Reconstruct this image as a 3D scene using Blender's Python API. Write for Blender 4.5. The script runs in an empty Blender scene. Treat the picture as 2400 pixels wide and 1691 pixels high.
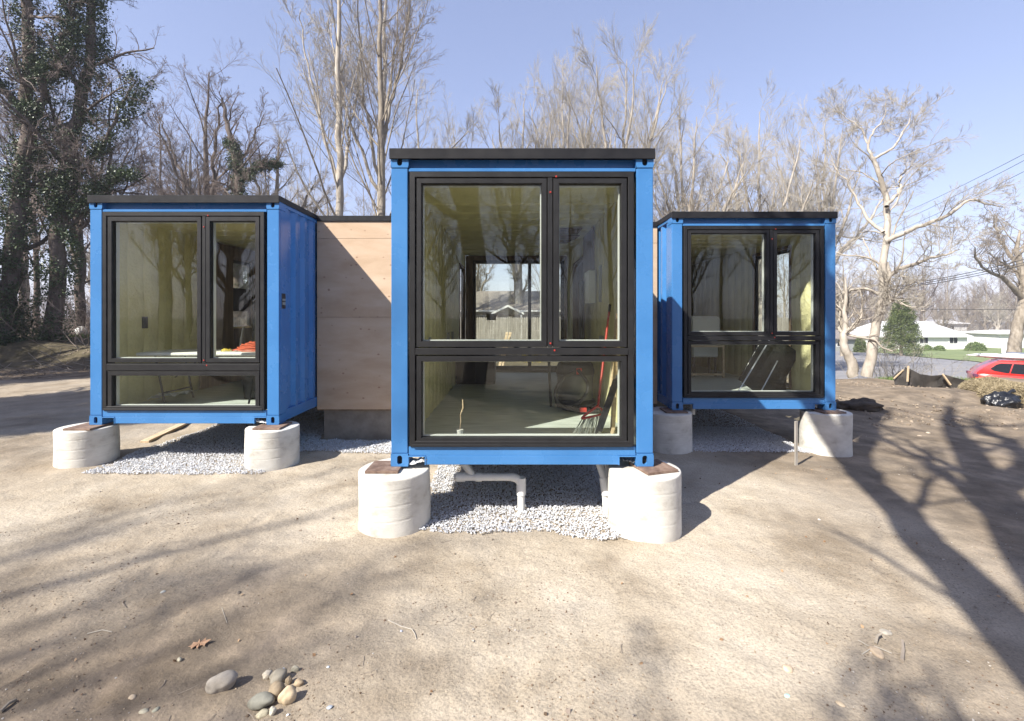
import bpy, math, random
import numpy as np
from mathutils import Vector, Matrix
rad = math.radians
scn = bpy.context.scene
COL = scn.collection
rnd = random.Random(7)
R = np.random.default_rng(11)

# ------------------------------------------------------------------ camera, sky, sun, exposure
EYE = 1.95
F = 1067.0
cam_d = bpy.data.cameras.new('camera'); cam = bpy.data.objects.new('camera', cam_d); COL.objects.link(cam)
cam.location = (0, 0, EYE); cam.rotation_euler = (rad(90), 0, 0)
cam_d.sensor_width = 36; cam_d.lens = 36 * F / 2400; cam_d.shift_y = -103.5 / 2400
cam_d.clip_start = 0.05; cam_d.clip_end = 2000
scn.camera = cam
SUN = Vector((1.0, 0.89, -1.19)).normalized()          # travel direction of the light
sun_d = bpy.data.lights.new('sun', 'SUN'); sun = bpy.data.objects.new('sun', sun_d); COL.objects.link(sun)
sun.rotation_euler = SUN.to_track_quat('-Z', 'Y').to_euler(); sun.location = (-20, -18, 24)
sun_d.energy = 5.0; sun_d.angle = rad(0.55); sun_d.color = (1.0, 0.95, 0.87)
W = bpy.data.worlds.new('World'); scn.world = W; W.use_nodes = True
wn = W.node_tree; wn.nodes.clear()
sky = wn.nodes.new('ShaderNodeTexSky'); sky.sky_type = 'NISHITA'; sky.sun_disc = False
sky.sun_elevation = math.asin(-SUN.z); sky.sun_rotation = math.atan2(-SUN.x, -SUN.y)
sky.altitude = 0; sky.air_density = 1.0; sky.dust_density = .8; sky.ozone_density = 1.2
tint = wn.nodes.new('ShaderNodeMix'); tint.data_type = 'RGBA'; tint.blend_type = 'MULTIPLY'; tint.inputs[0].default_value = 1
tint.inputs[7].default_value = (1.49, 1.43, 1.72, 1)
gam = wn.nodes.new('ShaderNodeGamma'); gam.inputs[1].default_value = 0.6
bg = wn.nodes.new('ShaderNodeBackground'); bg.inputs[1].default_value = 0.115
wo = wn.nodes.new('ShaderNodeOutputWorld')
wn.links.new(sky.outputs[0], gam.inputs[0]); wn.links.new(gam.outputs[0], tint.inputs[6]); wn.links.new(tint.outputs[2], bg.inputs[0]); wn.links.new(bg.outputs[0], wo.inputs[0])
scn.view_settings.view_transform = 'Standard'; scn.view_settings.look = 'None'
scn.view_settings.exposure = 1.06; scn.view_settings.gamma = 1; scn.view_settings.use_curve_mapping = False
scn.cycles.max_bounces = 8; scn.cycles.transparent_max_bounces = 12; scn.cycles.diffuse_bounces = 4
scn.cycles.caustics_reflective = False; scn.cycles.caustics_refractive = False

# ------------------------------------------------------------------ mesh helpers
def link(name, me, parent=None, mat=None):
    o = bpy.data.objects.new(name, me); COL.objects.link(o)
    if parent is not None: o.parent = parent
    if mat is not None and me is not None:
        me.materials.clear(); me.materials.append(mat)
    return o
def tag(o, label=None, cat=None, group=None, kind=None):
    if label: o['label'] = label
    if cat: o['category'] = cat
    if group: o['group'] = group
    if kind: o['kind'] = kind
    return o
def thing(name, label, cat, loc=(0, 0, 0), rz=0, group=None):
    o = bpy.data.objects.new(name, None); COL.objects.link(o); o.empty_display_size = .2
    o.location = loc; o.rotation_euler = (0, 0, rz)
    return tag(o, label, cat, group)
def np_mesh(name, V, Fc, smooth=False):
    """V (n,3); Fc (m,k) array or list of such arrays"""
    if not isinstance(Fc, (list, tuple)): Fc = [Fc]
    Fc = [np.asarray(f) for f in Fc if len(f)]
    me = bpy.data.meshes.new(name)
    V = np.asarray(V, dtype=np.float32)
    me.vertices.add(len(V)); me.vertices.foreach_set('co', V.ravel())
    loops = np.concatenate([f.ravel() for f in Fc]).astype(np.int32)
    tot = np.concatenate([np.full(len(f), f.shape[1]) for f in Fc]).astype(np.int32)
    st = np.concatenate([[0], np.cumsum(tot)[:-1]]).astype(np.int32)
    me.loops.add(len(loops)); me.loops.foreach_set('vertex_index', loops)
    me.polygons.add(len(tot)); me.polygons.foreach_set('loop_start', st)
    try: me.polygons.foreach_set('loop_total', tot)
    except Exception: pass
    me.polygons.foreach_set('use_smooth', np.full(len(tot), smooth))
    me.update(calc_edges=True); me.validate()
    return me
class MB:
    def __init__(s): s.v = []; s.f = []
    def add(s, vs, fs):
        b = len(s.v); s.v += [tuple(v) for v in vs]; s.f += [tuple(i + b for i in f) for f in fs]; return s
    def box(s, x0, x1, y0, y1, z0, z1, c=0.0):
        if c <= 0:
            return s.add([(x0,y0,z0),(x1,y0,z0),(x1,y1,z0),(x0,y1,z0),(x0,y0,z1),(x1,y0,z1),(x1,y1,z1),(x0,y1,z1)],
                  [(0,3,2,1),(4,5,6,7),(0,1,5,4),(1,2,6,5),(2,3,7,6),(3,0,4,7)])
        vs = []; idx = {}
        for ix, x in enumerate((x0, x1)):
            for iy, y in enumerate((y0, y1)):
                for iz, z in enumerate((z0, z1)):
                    sx, sy, sz = (1 - 2*ix), (1 - 2*iy), (1 - 2*iz)
                    for ax in range(3):
                        p = [x + sx*c, y + sy*c, z + sz*c]; p[ax] = (x, y, z)[ax]
                        idx[(ix, iy, iz, ax)] = len(vs); vs.append(p)
        I = lambda a, b, cc, ax: idx[(a, b, cc, ax)]
        fs = [(I(0,0,0,0),I(0,0,1,0),I(0,1,1,0),I(0,1,0,0)), (I(1,0,0,0),I(1,1,0,0),I(1,1,1,0),I(1,0,1,0)),
              (I(0,0,0,1),I(1,0,0,1),I(1,0,1,1),I(0,0,1,1)), (I(0,1,0,1),I(0,1,1,1),I(1,1,1,1),I(1,1,0,1)),
              (I(0,0,0,2),I(0,1,0,2),I(1,1,0,2),I(1,0,0,2)), (I(0,0,1,2),I(1,0,1,2),I(1,1,1,2),I(0,1,1,2))]
        for a in (0, 1):
            for b in (0, 1):
                q = [I(0,a,b,1),I(0,a,b,2),I(1,a,b,2),I(1,a,b,1)]; fs.append(tuple(q if a == b else q[::-1]))
                q = [I(a,0,b,0),I(a,0,b,2),I(a,1,b,2),I(a,1,b,0)]; fs.append(tuple(q[::-1] if a == b else q))
                q = [I(a,b,0,0),I(a,b,0,1),I(a,b,1,1),I(a,b,1,0)]; fs.append(tuple(q if a == b else q[::-1]))
        for a in (0,1):
            for b in (0,1):
                for d in (0,1):
                    q = [I(a,b,d,0),I(a,b,d,1),I(a,b,d,2)]; fs.append(tuple(q if (a+b+d) % 2 else q[::-1]))
        return s.add(vs, fs)
    def obox(s, c, size, ax=(1,0,0), up=(0,0,1), ch=0.0):
        """box centred c, size along ax, cross, up"""
        ax = Vector(ax).normalized(); up = Vector(up); sd = up.cross(ax).normalized(); up = ax.cross(sd)
        t = MB(); t.box(-size[0]/2, size[0]/2, -size[1]/2, size[1]/2, -size[2]/2, size[2]/2, ch)
        c = Vector(c)
        return s.add([c + ax*v[0] + sd*v[1] + up*v[2] for v in t.v], t.f)
    def tube(s, pts, r, n=8, cap=True):
        pts = [Vector(p) for p in pts]; rs = r if isinstance(r, (list, tuple)) else [r]*len(pts)
        vs = []; fs = []; ref = None
        for i, p in enumerate(pts):
            t = ((pts[min(i+1, len(pts)-1)] - pts[max(i-1, 0)])).normalized()
            if ref is None: ref = t.orthogonal().normalized()
            ref = (ref - t*ref.dot(t)).normalized(); b = t.cross(ref)
            for k in range(n):
                a = 2*math.pi*k/n; vs.append(p + (ref*math.cos(a) + b*math.sin(a))*rs[i])
        for i in range(len(pts)-1):
            for k in range(n):
                fs.append((i*n+k, i*n+(k+1) % n, (i+1)*n+(k+1) % n, (i+1)*n+k))
        if cap: fs.append(tuple(range(n))[::-1]); fs.append(tuple((len(pts)-1)*n + k for k in range(n)))
        return s.add(vs, fs)
    def prism(s, poly, axis, a0, a1):
        """poly: 2D points; axis 0,1,2 extruded from a0 to a1"""
        n = len(poly)
        def mk(p, a):
            return {0:(a,p[0],p[1]), 1:(p[0],a,p[1]), 2:(p[0],p[1],a)}[axis]
        vs = [mk(p, a0) for p in poly] + [mk(p, a1) for p in poly]
        return s.add(vs, [tuple(range(n))[::-1], tuple(range(n, 2*n))] + [(i, (i+1) % n, n+(i+1) % n, n+i) for i in range(n)])
    def lathe(s, prof, n=24, c=(0,0,0), off=None):
        vs = []; fs = []
        for j, (r, z) in enumerate(prof):
            for k in range(n):
                a = 2*math.pi*k/n; rr = r + (off(a, z) if off else 0)
                vs.append((c[0]+rr*math.cos(a), c[1]+rr*math.sin(a), c[2]+z))
        for j in range(len(prof)-1):
            for k in range(n): fs.append((j*n+k, j*n+(k+1) % n, (j+1)*n+(k+1) % n, (j+1)*n+k))
        fs.append(tuple(range(n))[::-1]); fs.append(tuple((len(prof)-1)*n+k for k in range(n)))
        return s.add(vs, fs)
    def build(s, name, mat, parent=None, smooth=False, fix=True):
        me = bpy.data.meshes.new(name); me.from_pydata(s.v, [], s.f)
        if fix:
            import bmesh
            bm = bmesh.new(); bm.from_mesh(me); bmesh.ops.recalc_face_normals(bm, faces=bm.faces); bm.to_mesh(me); bm.free()
        if smooth:
            me.polygons.foreach_set('use_smooth', [True]*len(me.polygons)); me.set_sharp_from_angle(angle=rad(38))
        me.update()
        return link(name, me, parent, mat)
def copy_tree(o, parent=None):
    c = o.copy(); COL.objects.link(c)
    if parent is not None: c.parent = parent
    for ch in [x for x in COL.objects if x.parent == o]: copy_tree(ch, c)
    return c
def dup(root, loc, rz=0, label=None, scale=1, group=None, kids=None):
    c = root.copy(); COL.objects.link(c); c.location = loc; c.rotation_euler = (0, 0, rz)
    c.scale = (scale,)*3 if isinstance(scale, (int, float)) else scale
    for ch in root.children:
        d = ch.copy(); COL.objects.link(d); d.parent = c
    if label: c['label'] = label
    if group: c['group'] = group
    return c
# ------------------------------------------------------------------ smooth value noise (numpy)
_lat = R.random((256, 256)).astype(np.float64)
def vnoise(x, y, s=1.0, o=0):
    x = np.asarray(x, float)/s + o*17.3 + 400.5; y = np.asarray(y, float)/s + o*9.1 + 400.5
    xi = np.floor(x).astype(int); yi = np.floor(y).astype(int); fx = x - xi; fy = y - yi
    fx = fx*fx*(3-2*fx); fy = fy*fy*(3-2*fy)
    g = lambda a, b: _lat[a % 256, b % 256]
    return (g(xi,yi)*(1-fx)+g(xi+1,yi)*fx)*(1-fy) + (g(xi,yi+1)*(1-fx)+g(xi+1,yi+1)*fx)*fy - .5
def sstep(a, b, x): t = np.clip((np.asarray(x, float)-a)/(b-a), 0, 1); return t*t*(3-2*t)

# ------------------------------------------------------------------ materials
def mat(name, col, rough=.6, metal=0, spec=.5):
    m = bpy.data.materials.new(name); m.use_nodes = True
    b = m.node_tree.nodes['Principled BSDF']; b.inputs['Base Color'].default_value = (*col, 1)
    b.inputs['Roughness'].default_value = rough; b.inputs['Metallic'].default_value = metal
    b.inputs['Specular IOR Level'].default_value = spec
    return m
def noisy(m, cols, scale=6, detail=6, stretch=(1,1,1), coord='Object', bump=0, bscale=None, bdist=.01, rough_var=0, pos=None, distort=0):
    """cols: colour-ramp stops on a noise; optional bump from a second noise"""
    nt = m.node_tree; N = nt.nodes; L = nt.links; b = N['Principled BSDF']
    tc = N.new('ShaderNodeTexCoord'); mp = N.new('ShaderNodeMapping'); mp.inputs['Scale'].default_value = stretch
    L.new(tc.outputs[coord], mp.inputs[0])
    n = N.new('ShaderNodeTexNoise'); n.inputs['Scale'].default_value = scale; n.inputs['Detail'].default_value = detail
    n.inputs['Distortion'].default_value = distort; n.inputs['Roughness'].default_value = .6
    L.new(mp.outputs[0], n.inputs['Vector'])
    cr = N.new('ShaderNodeValToRGB'); e = cr.color_ramp.elements
    pos = pos or [.3 + .4*i/(len(cols)-1) for i in range(len(cols))]
    while len(e) < len(cols): e.new(.5)
    for i, c in enumerate(cols): e[i].position = pos[i]; e[i].color = (*c, 1)
    L.new(n.outputs[0], cr.inputs[0]); L.new(cr.outputs[0], b.inputs['Base Color'])
    if rough_var:
        mr = N.new('ShaderNodeMapRange'); r0 = b.inputs['Roughness'].default_value
        mr.inputs[3].default_value = max(0, r0-rough_var); mr.inputs[4].default_value = min(1, r0+rough_var)
        L.new(n.outputs[0], mr.inputs[0]); L.new(mr.outputs[0], b.inputs['Roughness'])
    if bump:
        n2 = N.new('ShaderNodeTexNoise'); n2.inputs['Scale'].default_value = bscale or scale*4; n2.inputs['Detail'].default_value = 8
        L.new(mp.outputs[0], n2.inputs['Vector'])
        bp = N.new('ShaderNodeBump'); bp.inputs['Strength'].default_value = bump; bp.inputs['Distance'].default_value = bdist
        L.new(n2.outputs[0], bp.inputs['Height']); L.new(bp.outputs[0], b.inputs['Normal'])
    return m
M = {}
M['blue'] = noisy(mat('blue_paint', (.05,.2,.52), .27), [(.042,.162,.385),(.050,.182,.42),(.060,.20,.445)], 1.6, 6, rough_var=.1, bump=.12, bscale=5, bdist=.004)
M['frame'] = noisy(mat('bronze_frame', (.03,.028,.027), .5, spec=.3), [(.013,.013,.014),(.019,.019,.020)], 9, 5, rough_var=.1)
M['cap'] = noisy(mat('black_flashing', (.014,.014,.016), .5, spec=.22), [(.010,.010,.012),(.022,.022,.024)], 5, 6, rough_var=.15, bump=.1, bscale=30, bdist=.002)
M['dark'] = mat('dark_void', (.008,.009,.01), .8)
M['concrete'] = noisy(mat('concrete', (.5,.49,.45), .85), [(.33,.30,.25),(.52,.50,.45),(.60,.58,.525),(.66,.64,.59)], 3.2, 10, stretch=(1,1,1.6), bump=.4, bscale=45, bdist=.005)
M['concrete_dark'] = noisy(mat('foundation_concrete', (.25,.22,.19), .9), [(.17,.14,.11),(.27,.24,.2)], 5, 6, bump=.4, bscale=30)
M['rust'] = noisy(mat('rusty_steel', (.2,.1,.06), .8), [(.09,.055,.04),(.17,.11,.08),(.25,.18,.14)], 14, 6, bump=.3, bscale=60, bdist=.003)
M['foam'] = noisy(mat('spray_foam', (.5,.47,.25), .9), [(.58,.545,.30),(.70,.66,.38),(.77,.73,.46)], 2.2, 9, bump=.8, bscale=22, bdist=.02)
M['foam_dark'] = noisy(mat('green_foam_edge', (.3,.32,.14), .9), [(.16,.2,.08),(.36,.36,.17)], 12, 8, bump=1, bscale=25, bdist=.03)
M['floor_in'] = noisy(mat('subfloor', (.36,.40,.39), .75), [(.36,.39,.37),(.47,.51,.49),(.55,.58,.56)], 3, 8, stretch=(1,6,1), rough_var=.15)
M['brown'] = noisy(mat('brown_plywood', (.2,.13,.08), .8), [(.12,.075,.045),(.2,.135,.085),(.27,.19,.12)], 3, 8, stretch=(4,4,.6), bump=.2, bscale=30)
M['wood'] = noisy(mat('pine_lumber', (.5,.38,.24), .75), [(.38,.27,.16),(.52,.40,.26),(.6,.48,.33)], 5, 8, stretch=(1,8,8), bump=.2, bscale=30, bdist=.003)
M['greywood'] = noisy(mat('weathered_wood', (.3,.27,.23), .9), [(.2,.175,.145),(.31,.285,.25),(.40,.37,.33)], 3, 8, stretch=(6,6,.7), bump=.3, bscale=20, bdist=.004)
M['pvc'] = mat('white_pvc', (.74,.74,.71), .35)
M['white'] = noisy(mat('white_paint', (.78,.78,.76), .55), [(.70,.70,.68),(.80,.80,.78)], 4, 5)
M['whiteroof'] = noisy(mat('pale_shingle', (.62,.62,.62), .8), [(.52,.52,.53),(.66,.66,.66)], 8, 8, stretch=(1,1,4))
M['red'] = mat('red_plastic', (.42,.035,.025), .4)
M['black'] = noisy(mat('black_rubber', (.016,.016,.018), .55), [(.010,.010,.012),(.026,.026,.028)], 10, 5)
M['grey'] = mat('grey_board', (.28,.29,.27), .5)
M['dark_glass'] = mat('dark_glass', (.008,.009,.01), .06)
M['steel'] = mat('galvanised', (.5,.52,.55), .35, .8)
M['orange'] = mat('orange_cord', (.50,.10,.05), .5)
M['yellow'] = mat('yellow_plastic', (.7,.55,.08), .5)
M['paper'] = mat('white_sheet', (.7,.7,.68), .6)
M['label_green'] = mat('green_label', (.08,.16,.05), .5)
M['label_purple'] = mat('maroon_label', (.12,.03,.07), .5)
M['sky_panel'] = mat('white_metal', (.62,.64,.64), .4)
M['greenbag'] = mat('olive_label', (.16,.15,.07), .5)

def wood_plywood():
    m = mat('plywood_sheathing', (.5,.36,.27), .8)
    noisy(m, [(.43,.295,.185),(.50,.36,.24),(.56,.425,.30)], 1.3, 7, stretch=(1.0,1,3.2), bump=.08, bscale=18, bdist=.003, distort=.3)
    nt = m.node_tree; N = nt.nodes; L = nt.links; b = N['Principled BSDF']
    src = b.inputs['Base Color'].links[0].from_socket
    tc = N.new('ShaderNodeTexCoord'); v = N.new('ShaderNodeTexVoronoi'); v.inputs['Scale'].default_value = 6.5; v.inputs['Randomness'].default_value = 1
    mp = N.new('ShaderNodeMapping'); mp.inputs['Scale'].default_value = (1,.05,1.5); L.new(tc.outputs['Object'], mp.inputs[0]); L.new(mp.outputs[0], v.inputs['Vector'])
    mr = N.new('ShaderNodeMapRange'); mr.inputs[1].default_value = .06; mr.inputs[2].default_value = .15; mr.inputs[3].default_value = .75; mr.inputs[4].default_value = 0
    L.new(v.outputs['Distance'], mr.inputs[0])
    mx = N.new('ShaderNodeMix'); mx.data_type = 'RGBA'; L.new(mr.outputs[0], mx.inputs[0]); L.new(src, mx.inputs[6]); mx.inputs[7].default_value = (.22,.10,.055,1)
    L.new(mx.outputs[2], b.inputs['Base Color'])
    return m
M['ply'] = wood_plywood()

def glass_mat(name, tintc, r0=.06, wav=.0):
    m = bpy.data.materials.new(name); m.use_nodes = True; nt = m.node_tree; nt.nodes.clear(); N = nt.nodes; L = nt.links
    out = N.new('ShaderNodeOutputMaterial'); mix = N.new('ShaderNodeMixShader'); tr = N.new('ShaderNodeBsdfTransparent'); gl = N.new('ShaderNodeBsdfGlossy')
    tr.inputs[0].default_value = (*tintc, 1); gl.inputs['Roughness'].default_value = 0.0; gl.inputs[0].default_value = (.95,.97,1,1)
    lw = N.new('ShaderNodeLayerWeight'); lw.inputs[0].default_value = .5
    p = N.new('ShaderNodeMath'); p.operation = 'POWER'; p.inputs[1].default_value = 4.5; L.new(lw.outputs['Facing'], p.inputs[0])
    ma = N.new('ShaderNodeMath'); ma.operation = 'MULTIPLY_ADD'; ma.inputs[1].default_value = .85; ma.inputs[2].default_value = r0; ma.use_clamp = True
    L.new(p.outputs[0], ma.inputs[0]); L.new(ma.outputs[0], mix.inputs[0]); L.new(tr.outputs[0], mix.inputs[1]); L.new(gl.outputs[0], mix.inputs[2]); L.new(mix.outputs[0], out.inputs[0])
    if wav:
        tc = N.new('ShaderNodeTexCoord'); n = N.new('ShaderNodeTexNoise'); n.inputs['Scale'].default_value = 1.3; n.inputs['Detail'].default_value = 1
        bp = N.new('ShaderNodeBump'); bp.inputs['Strength'].default_value = wav; bp.inputs['Distance'].default_value = .02
        L.new(tc.outputs['Object'], n.inputs['Vector']); L.new(n.outputs[0], bp.inputs['Height']); L.new(bp.outputs[0], gl.inputs['Normal'])
    return m
M['glass'] = glass_mat('window_glass', (.955,.97,.94), .036, .0)
M['car_glass'] = glass_mat('car_glass', (.08,.09,.09), .08)

def ground_mat():
    m = mat('sandy_soil', (.4,.33,.25), .95, spec=.2); nt = m.node_tree; N = nt.nodes; L = nt.links; b = N['Principled BSDF']
    tc = N.new('ShaderNodeTexCoord')
    def noise(sc, det=8, rough=.6, st=None):
        n = N.new('ShaderNodeTexNoise'); n.inputs['Scale'].default_value = sc; n.inputs['Detail'].default_value = det; n.inputs['Roughness'].default_value = rough
        if st:
            mp = N.new('ShaderNodeMapping'); mp.inputs['Scale'].default_value = st; L.new(tc.outputs['Object'], mp.inputs[0]); L.new(mp.outputs[0], n.inputs['Vector'])
        else: L.new(tc.outputs['Object'], n.inputs['Vector'])
        return n.outputs[0]
    def ramp(src, stops):
        cr = N.new('ShaderNodeValToRGB'); e = cr.color_ramp.elements
        while len(e) < len(stops): e.new(.5)
        for i, (p, c) in enumerate(stops): e[i].position = p; e[i].color = (*c, 1)
        L.new(src, cr.inputs[0]); return cr.outputs[0]
    def mix(f, a, c):
        x = N.new('ShaderNodeMix'); x.data_type = 'RGBA'
        if isinstance(f, float): x.inputs[0].default_value = f
        else: L.new(f, x.inputs[0])
        for s, v in ((6, a), (7, c)):
            if isinstance(v, tuple): x.inputs[s].default_value = (*v, 1)
            else: L.new(v, x.inputs[s])
        return x.outputs[2]
    sand = ramp(noise(.9), [(.32,(.24,.195,.14)),(.46,(.375,.32,.245)),(.62,(.475,.415,.33))])
    grit = ramp(noise(70, 4), [(.30,(.55,.55,.55)),(.5,(1,1,1)),(.72,(1.25,1.22,1.18))])
    mul = N.new('ShaderNodeMix'); mul.data_type = 'RGBA'; mul.blend_type = 'MULTIPLY'; mul.inputs[0].default_value = .8; L.new(sand, mul.inputs[6]); L.new(grit, mul.inputs[7])
    # scattered dark crumbs in patches
    v = N.new('ShaderNodeTexVoronoi'); v.inputs['Scale'].default_value = 34; L.new(tc.outputs['Object'], v.inputs['Vector'])
    vr = N.new('ShaderNodeMapRange'); vr.inputs[1].default_value = .14; vr.inputs[2].default_value = .24; vr.inputs[3].default_value = 1; vr.inputs[4].default_value = 0; L.new(v.outputs['Distance'], vr.inputs[0])
    pr = N.new('ShaderNodeMapRange'); pr.inputs[1].default_value = .5; pr.inputs[2].default_value = .66; L.new(noise(1.6, 5), pr.inputs[0])
    mm = N.new('ShaderNodeMath'); mm.operation = 'MULTIPLY'; L.new(vr.outputs[0], mm.inputs[0]); L.new(pr.outputs[0], mm.inputs[1])
    near = mix(mm.outputs[0], mul.outputs[2], (.12,.085,.055))
    # stiller, darker earth towards the street side and the wooded bank, plus shade painted in at front and sides; leaf litter and grass farther out
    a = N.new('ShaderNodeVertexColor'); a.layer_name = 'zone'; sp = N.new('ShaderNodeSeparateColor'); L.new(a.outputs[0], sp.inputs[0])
    dirt = ramp(noise(3.0), [(.3,(.065,.048,.034)),(.5,(.15,.115,.08)),(.7,(.27,.21,.15))])  # same tone also paints the shade at front and sides
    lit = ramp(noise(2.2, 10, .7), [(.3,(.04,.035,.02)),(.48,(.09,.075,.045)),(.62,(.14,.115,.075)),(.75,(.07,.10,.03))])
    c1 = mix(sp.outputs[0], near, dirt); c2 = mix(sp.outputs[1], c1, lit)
    L.new(c2, b.inputs['Base Color'])
    h1 = noise(28, 8, .7); h2 = noise(6, 6)
    ad = N.new('ShaderNodeMath'); ad.operation = 'MULTIPLY_ADD'; ad.inputs[1].default_value = .35; L.new(h1, ad.inputs[0]); L.new(h2, ad.inputs[2])
    bp = N.new('ShaderNodeBump'); bp.inputs['Strength'].default_value = .6; bp.inputs['Distance'].default_value = .045
    L.new(ad.outputs[0], bp.inputs['Height']); L.new(bp.outputs[0], b.inputs['Normal'])
    return m
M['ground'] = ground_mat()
def island_mat(name, stops, rough=.85, bump=0):
    m = mat(name, (.5,.5,.5), rough); nt = m.node_tree; N = nt.nodes; L = nt.links; b = N['Principled BSDF']
    g = N.new('ShaderNodeNewGeometry'); cr = N.new('ShaderNodeValToRGB'); e = cr.color_ramp.elements
    while len(e) < len(stops): e.new(.5)
    for i, c in enumerate(stops): e[i].position = i/(len(stops)-1); e[i].color = (*c, 1)
    L.new(g.outputs['Random Per Island'], cr.inputs[0]); L.new(cr.outputs[0], b.inputs['Base Color'])
    return m
M['gravel'] = island_mat('crushed_stone', [(.42,.43,.45),(.51,.52,.545),(.59,.60,.615),(.70,.70,.70)])
M['pebble'] = island_mat('loose_grit', [(.10,.065,.04),(.17,.12,.08),(.30,.24,.17),(.14,.09,.06),(.48,.45,.40)])
M['litter'] = island_mat('leaf_scraps', [(.12,.07,.04),(.25,.15,.08),(.36,.25,.15)])
M['clod'] = island_mat('earth_clod', [(.17,.13,.095),(.24,.19,.14),(.32,.26,.195)], .95)
M['asphalt'] = noisy(mat('asphalt', (.2,.2,.205), .9), [(.17,.17,.175),(.215,.21,.215),(.25,.245,.24)], .5, 8, bump=.2, bscale=12)
M['lawn'] = noisy(mat('lawn', (.12,.2,.05), .9), [(.13,.165,.06),(.16,.20,.075),(.21,.24,.10)], .5, 9)
M['grass'] = island_mat('grass_blades', [(.07,.12,.03),(.11,.17,.04),(.18,.19,.07)])
M['straw'] = island_mat('straw', [(.20,.16,.09),(.33,.27,.16),(.42,.35,.23),(.15,.12,.07)])
def bark(name, c0, c1, c2, s=5): return noisy(mat(name, c1, .9, spec=.2), [c0, c1, c2], s, 7, stretch=(1,1,.35), bump=.6, bscale=14, bdist=.03)
M['bark_pale'] = bark('pale_bark', (.24,.21,.17), (.37,.33,.275), (.47,.43,.37))
M['bark_mid'] = bark('grey_bark', (.15,.125,.095), (.25,.215,.17), (.35,.31,.255))
M['bark_dark'] = bark('brown_bark', (.07,.055,.045), (.125,.10,.085), (.20,.165,.14))
M['twig_pale'] = mat('pale_twigs', (.38,.345,.29), .9)
M['twig_mid'] = mat('brown_twigs', (.26,.22,.18), .9)
M['twig_dark'] = mat('dark_twigs', (.19,.15,.13), .9)
M['ivy'] = island_mat('ivy_leaves', [(.018,.038,.012),(.035,.065,.02),(.06,.095,.03),(.10,.12,.05)], .45)
M['cedar'] = island_mat('cedar_foliage', [(.05,.075,.02),(.09,.12,.03),(.14,.16,.05)], .8)
M['bushgreen'] = island_mat('clipped_shrub', [(.07,.11,.03),(.12,.17,.05),(.17,.22,.07)], .8)
M['forsythia'] = island_mat('yellow_blossom', [(.5,.38,.03),(.65,.5,.06),(.25,.22,.05)], .8)
M['plastic_black'] = noisy(mat('black_plastic_sheet', (.012,.013,.016), .3), [(.008,.009,.012),(.022,.024,.028)], 6, 5, bump=.6, bscale=14, bdist=.03)
M['fabric'] = noisy(mat('silt_fabric', (.03,.027,.025), .8), [(.02,.018,.016),(.055,.048,.042)], 5, 6, stretch=(1,1,.3))
M['car_red'] = mat('car_paint', (.50,.018,.012), .28); M['car_red'].node_tree.nodes['Principled BSDF'].inputs['Coat Weight'].default_value = .6
M['shingle'] = noisy(mat('brown_shingles', (.2,.17,.15), .9), [(.13,.11,.095),(.21,.18,.16),(.28,.245,.22)], 4, 9, stretch=(1,1,5))
M['wire'] = mat('black_cable', (.02,.02,.022), .6)
def stone_mat(name, c):
    return noisy(mat(name, c, .8), [tuple(x*.7 for x in c), c, tuple(min(1, x*1.3) for x in c)], 14, 8, bump=.35, bscale=60, bdist=.004)

# ------------------------------------------------------------------ terrain
_py = [-400, 15.3, 17, 20, 30, 45, 60, 80, 120, 600]; _pz = [0, 0, -.95, -1.60, -2.05, -2.6, -3.3, -4.0, -4.5, -4.5]
FOOT = []
for _k in range(7):
    _x, _y, _a = rnd.uniform(-3.2, 3.6), rnd.uniform(2.3, 5.0), rnd.uniform(0, 6.28)
    for _j in range(4): FOOT.append((_x+math.cos(_a)*.62*_j+math.sin(_a)*.1*(-1)**_j, _y+math.sin(_a)*.62*_j-math.cos(_a)*.1*(-1)**_j, _a+rnd.uniform(-.2,.2), rnd.uniform(.9,1.15)))
def terr(x, y, fine=True):
    x = np.asarray(x, float); y = np.asarray(y, float)
    z = -.014*np.clip(x, -9, 9)
    m = sstep(5.5, 9.5, x)
    z = z + np.interp(y, _py, _pz)*m
    # low berm on the street side, wooded bank on the left
    z = z + .17*m*np.exp(-((y-11.7)/.9)**2)*(1 + 1.2*vnoise(x, y, 1.6, 5)) 
    z = z + .12*sstep(6, 8, x)*np.exp(-((y-9.6)/.8)**2)*(1+2*vnoise(x, y, 1.1, 8))
    left = sstep(-7.5, -10.5, x)
    yy = y + 1.2*vnoise(x, y, 3.5, 3)
    z = z + left*(.75*sstep(15.6, 17.6, yy))*(1+.5*vnoise(x, y, 2.2, 4))
    z = z + .10*vnoise(x, y, 2.7, 1)*sstep(4.5, 9, np.hypot(x, y-4)) + .022*vnoise(x, y, .8, 2)
    z = z + .03*vnoise(x+.6*y, y*5, 1.3, 14)*sstep(5, 8, y)*sstep(3.5, 6.5, np.abs(x))
    for (fx, fy, fa, fs) in FOOT:
        u = (x-fx)*math.cos(fa)+(y-fy)*math.sin(fa); v = -(x-fx)*math.sin(fa)+(y-fy)*math.cos(fa)
        q = (u/(.135*fs))**2+(v/(.055*fs))**2; z = z - .016*np.exp(-q*q) + .006*np.exp(-(np.sqrt(q)-1.5)**2*7)
    if fine:
        z = z + .014*vnoise(x, y, .23, 6) + .008*vnoise(x, y, .09, 7)
        z = z + .05*vnoise(x, y, .45, 9)*np.maximum(sstep(-6, -9, x)*sstep(13, 16, y), sstep(6.5, 8.5, x)*sstep(8.5, 10, y)*sstep(18, 15, y))
    return z
def gz(x, y): return float(terr(x, y))
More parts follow.
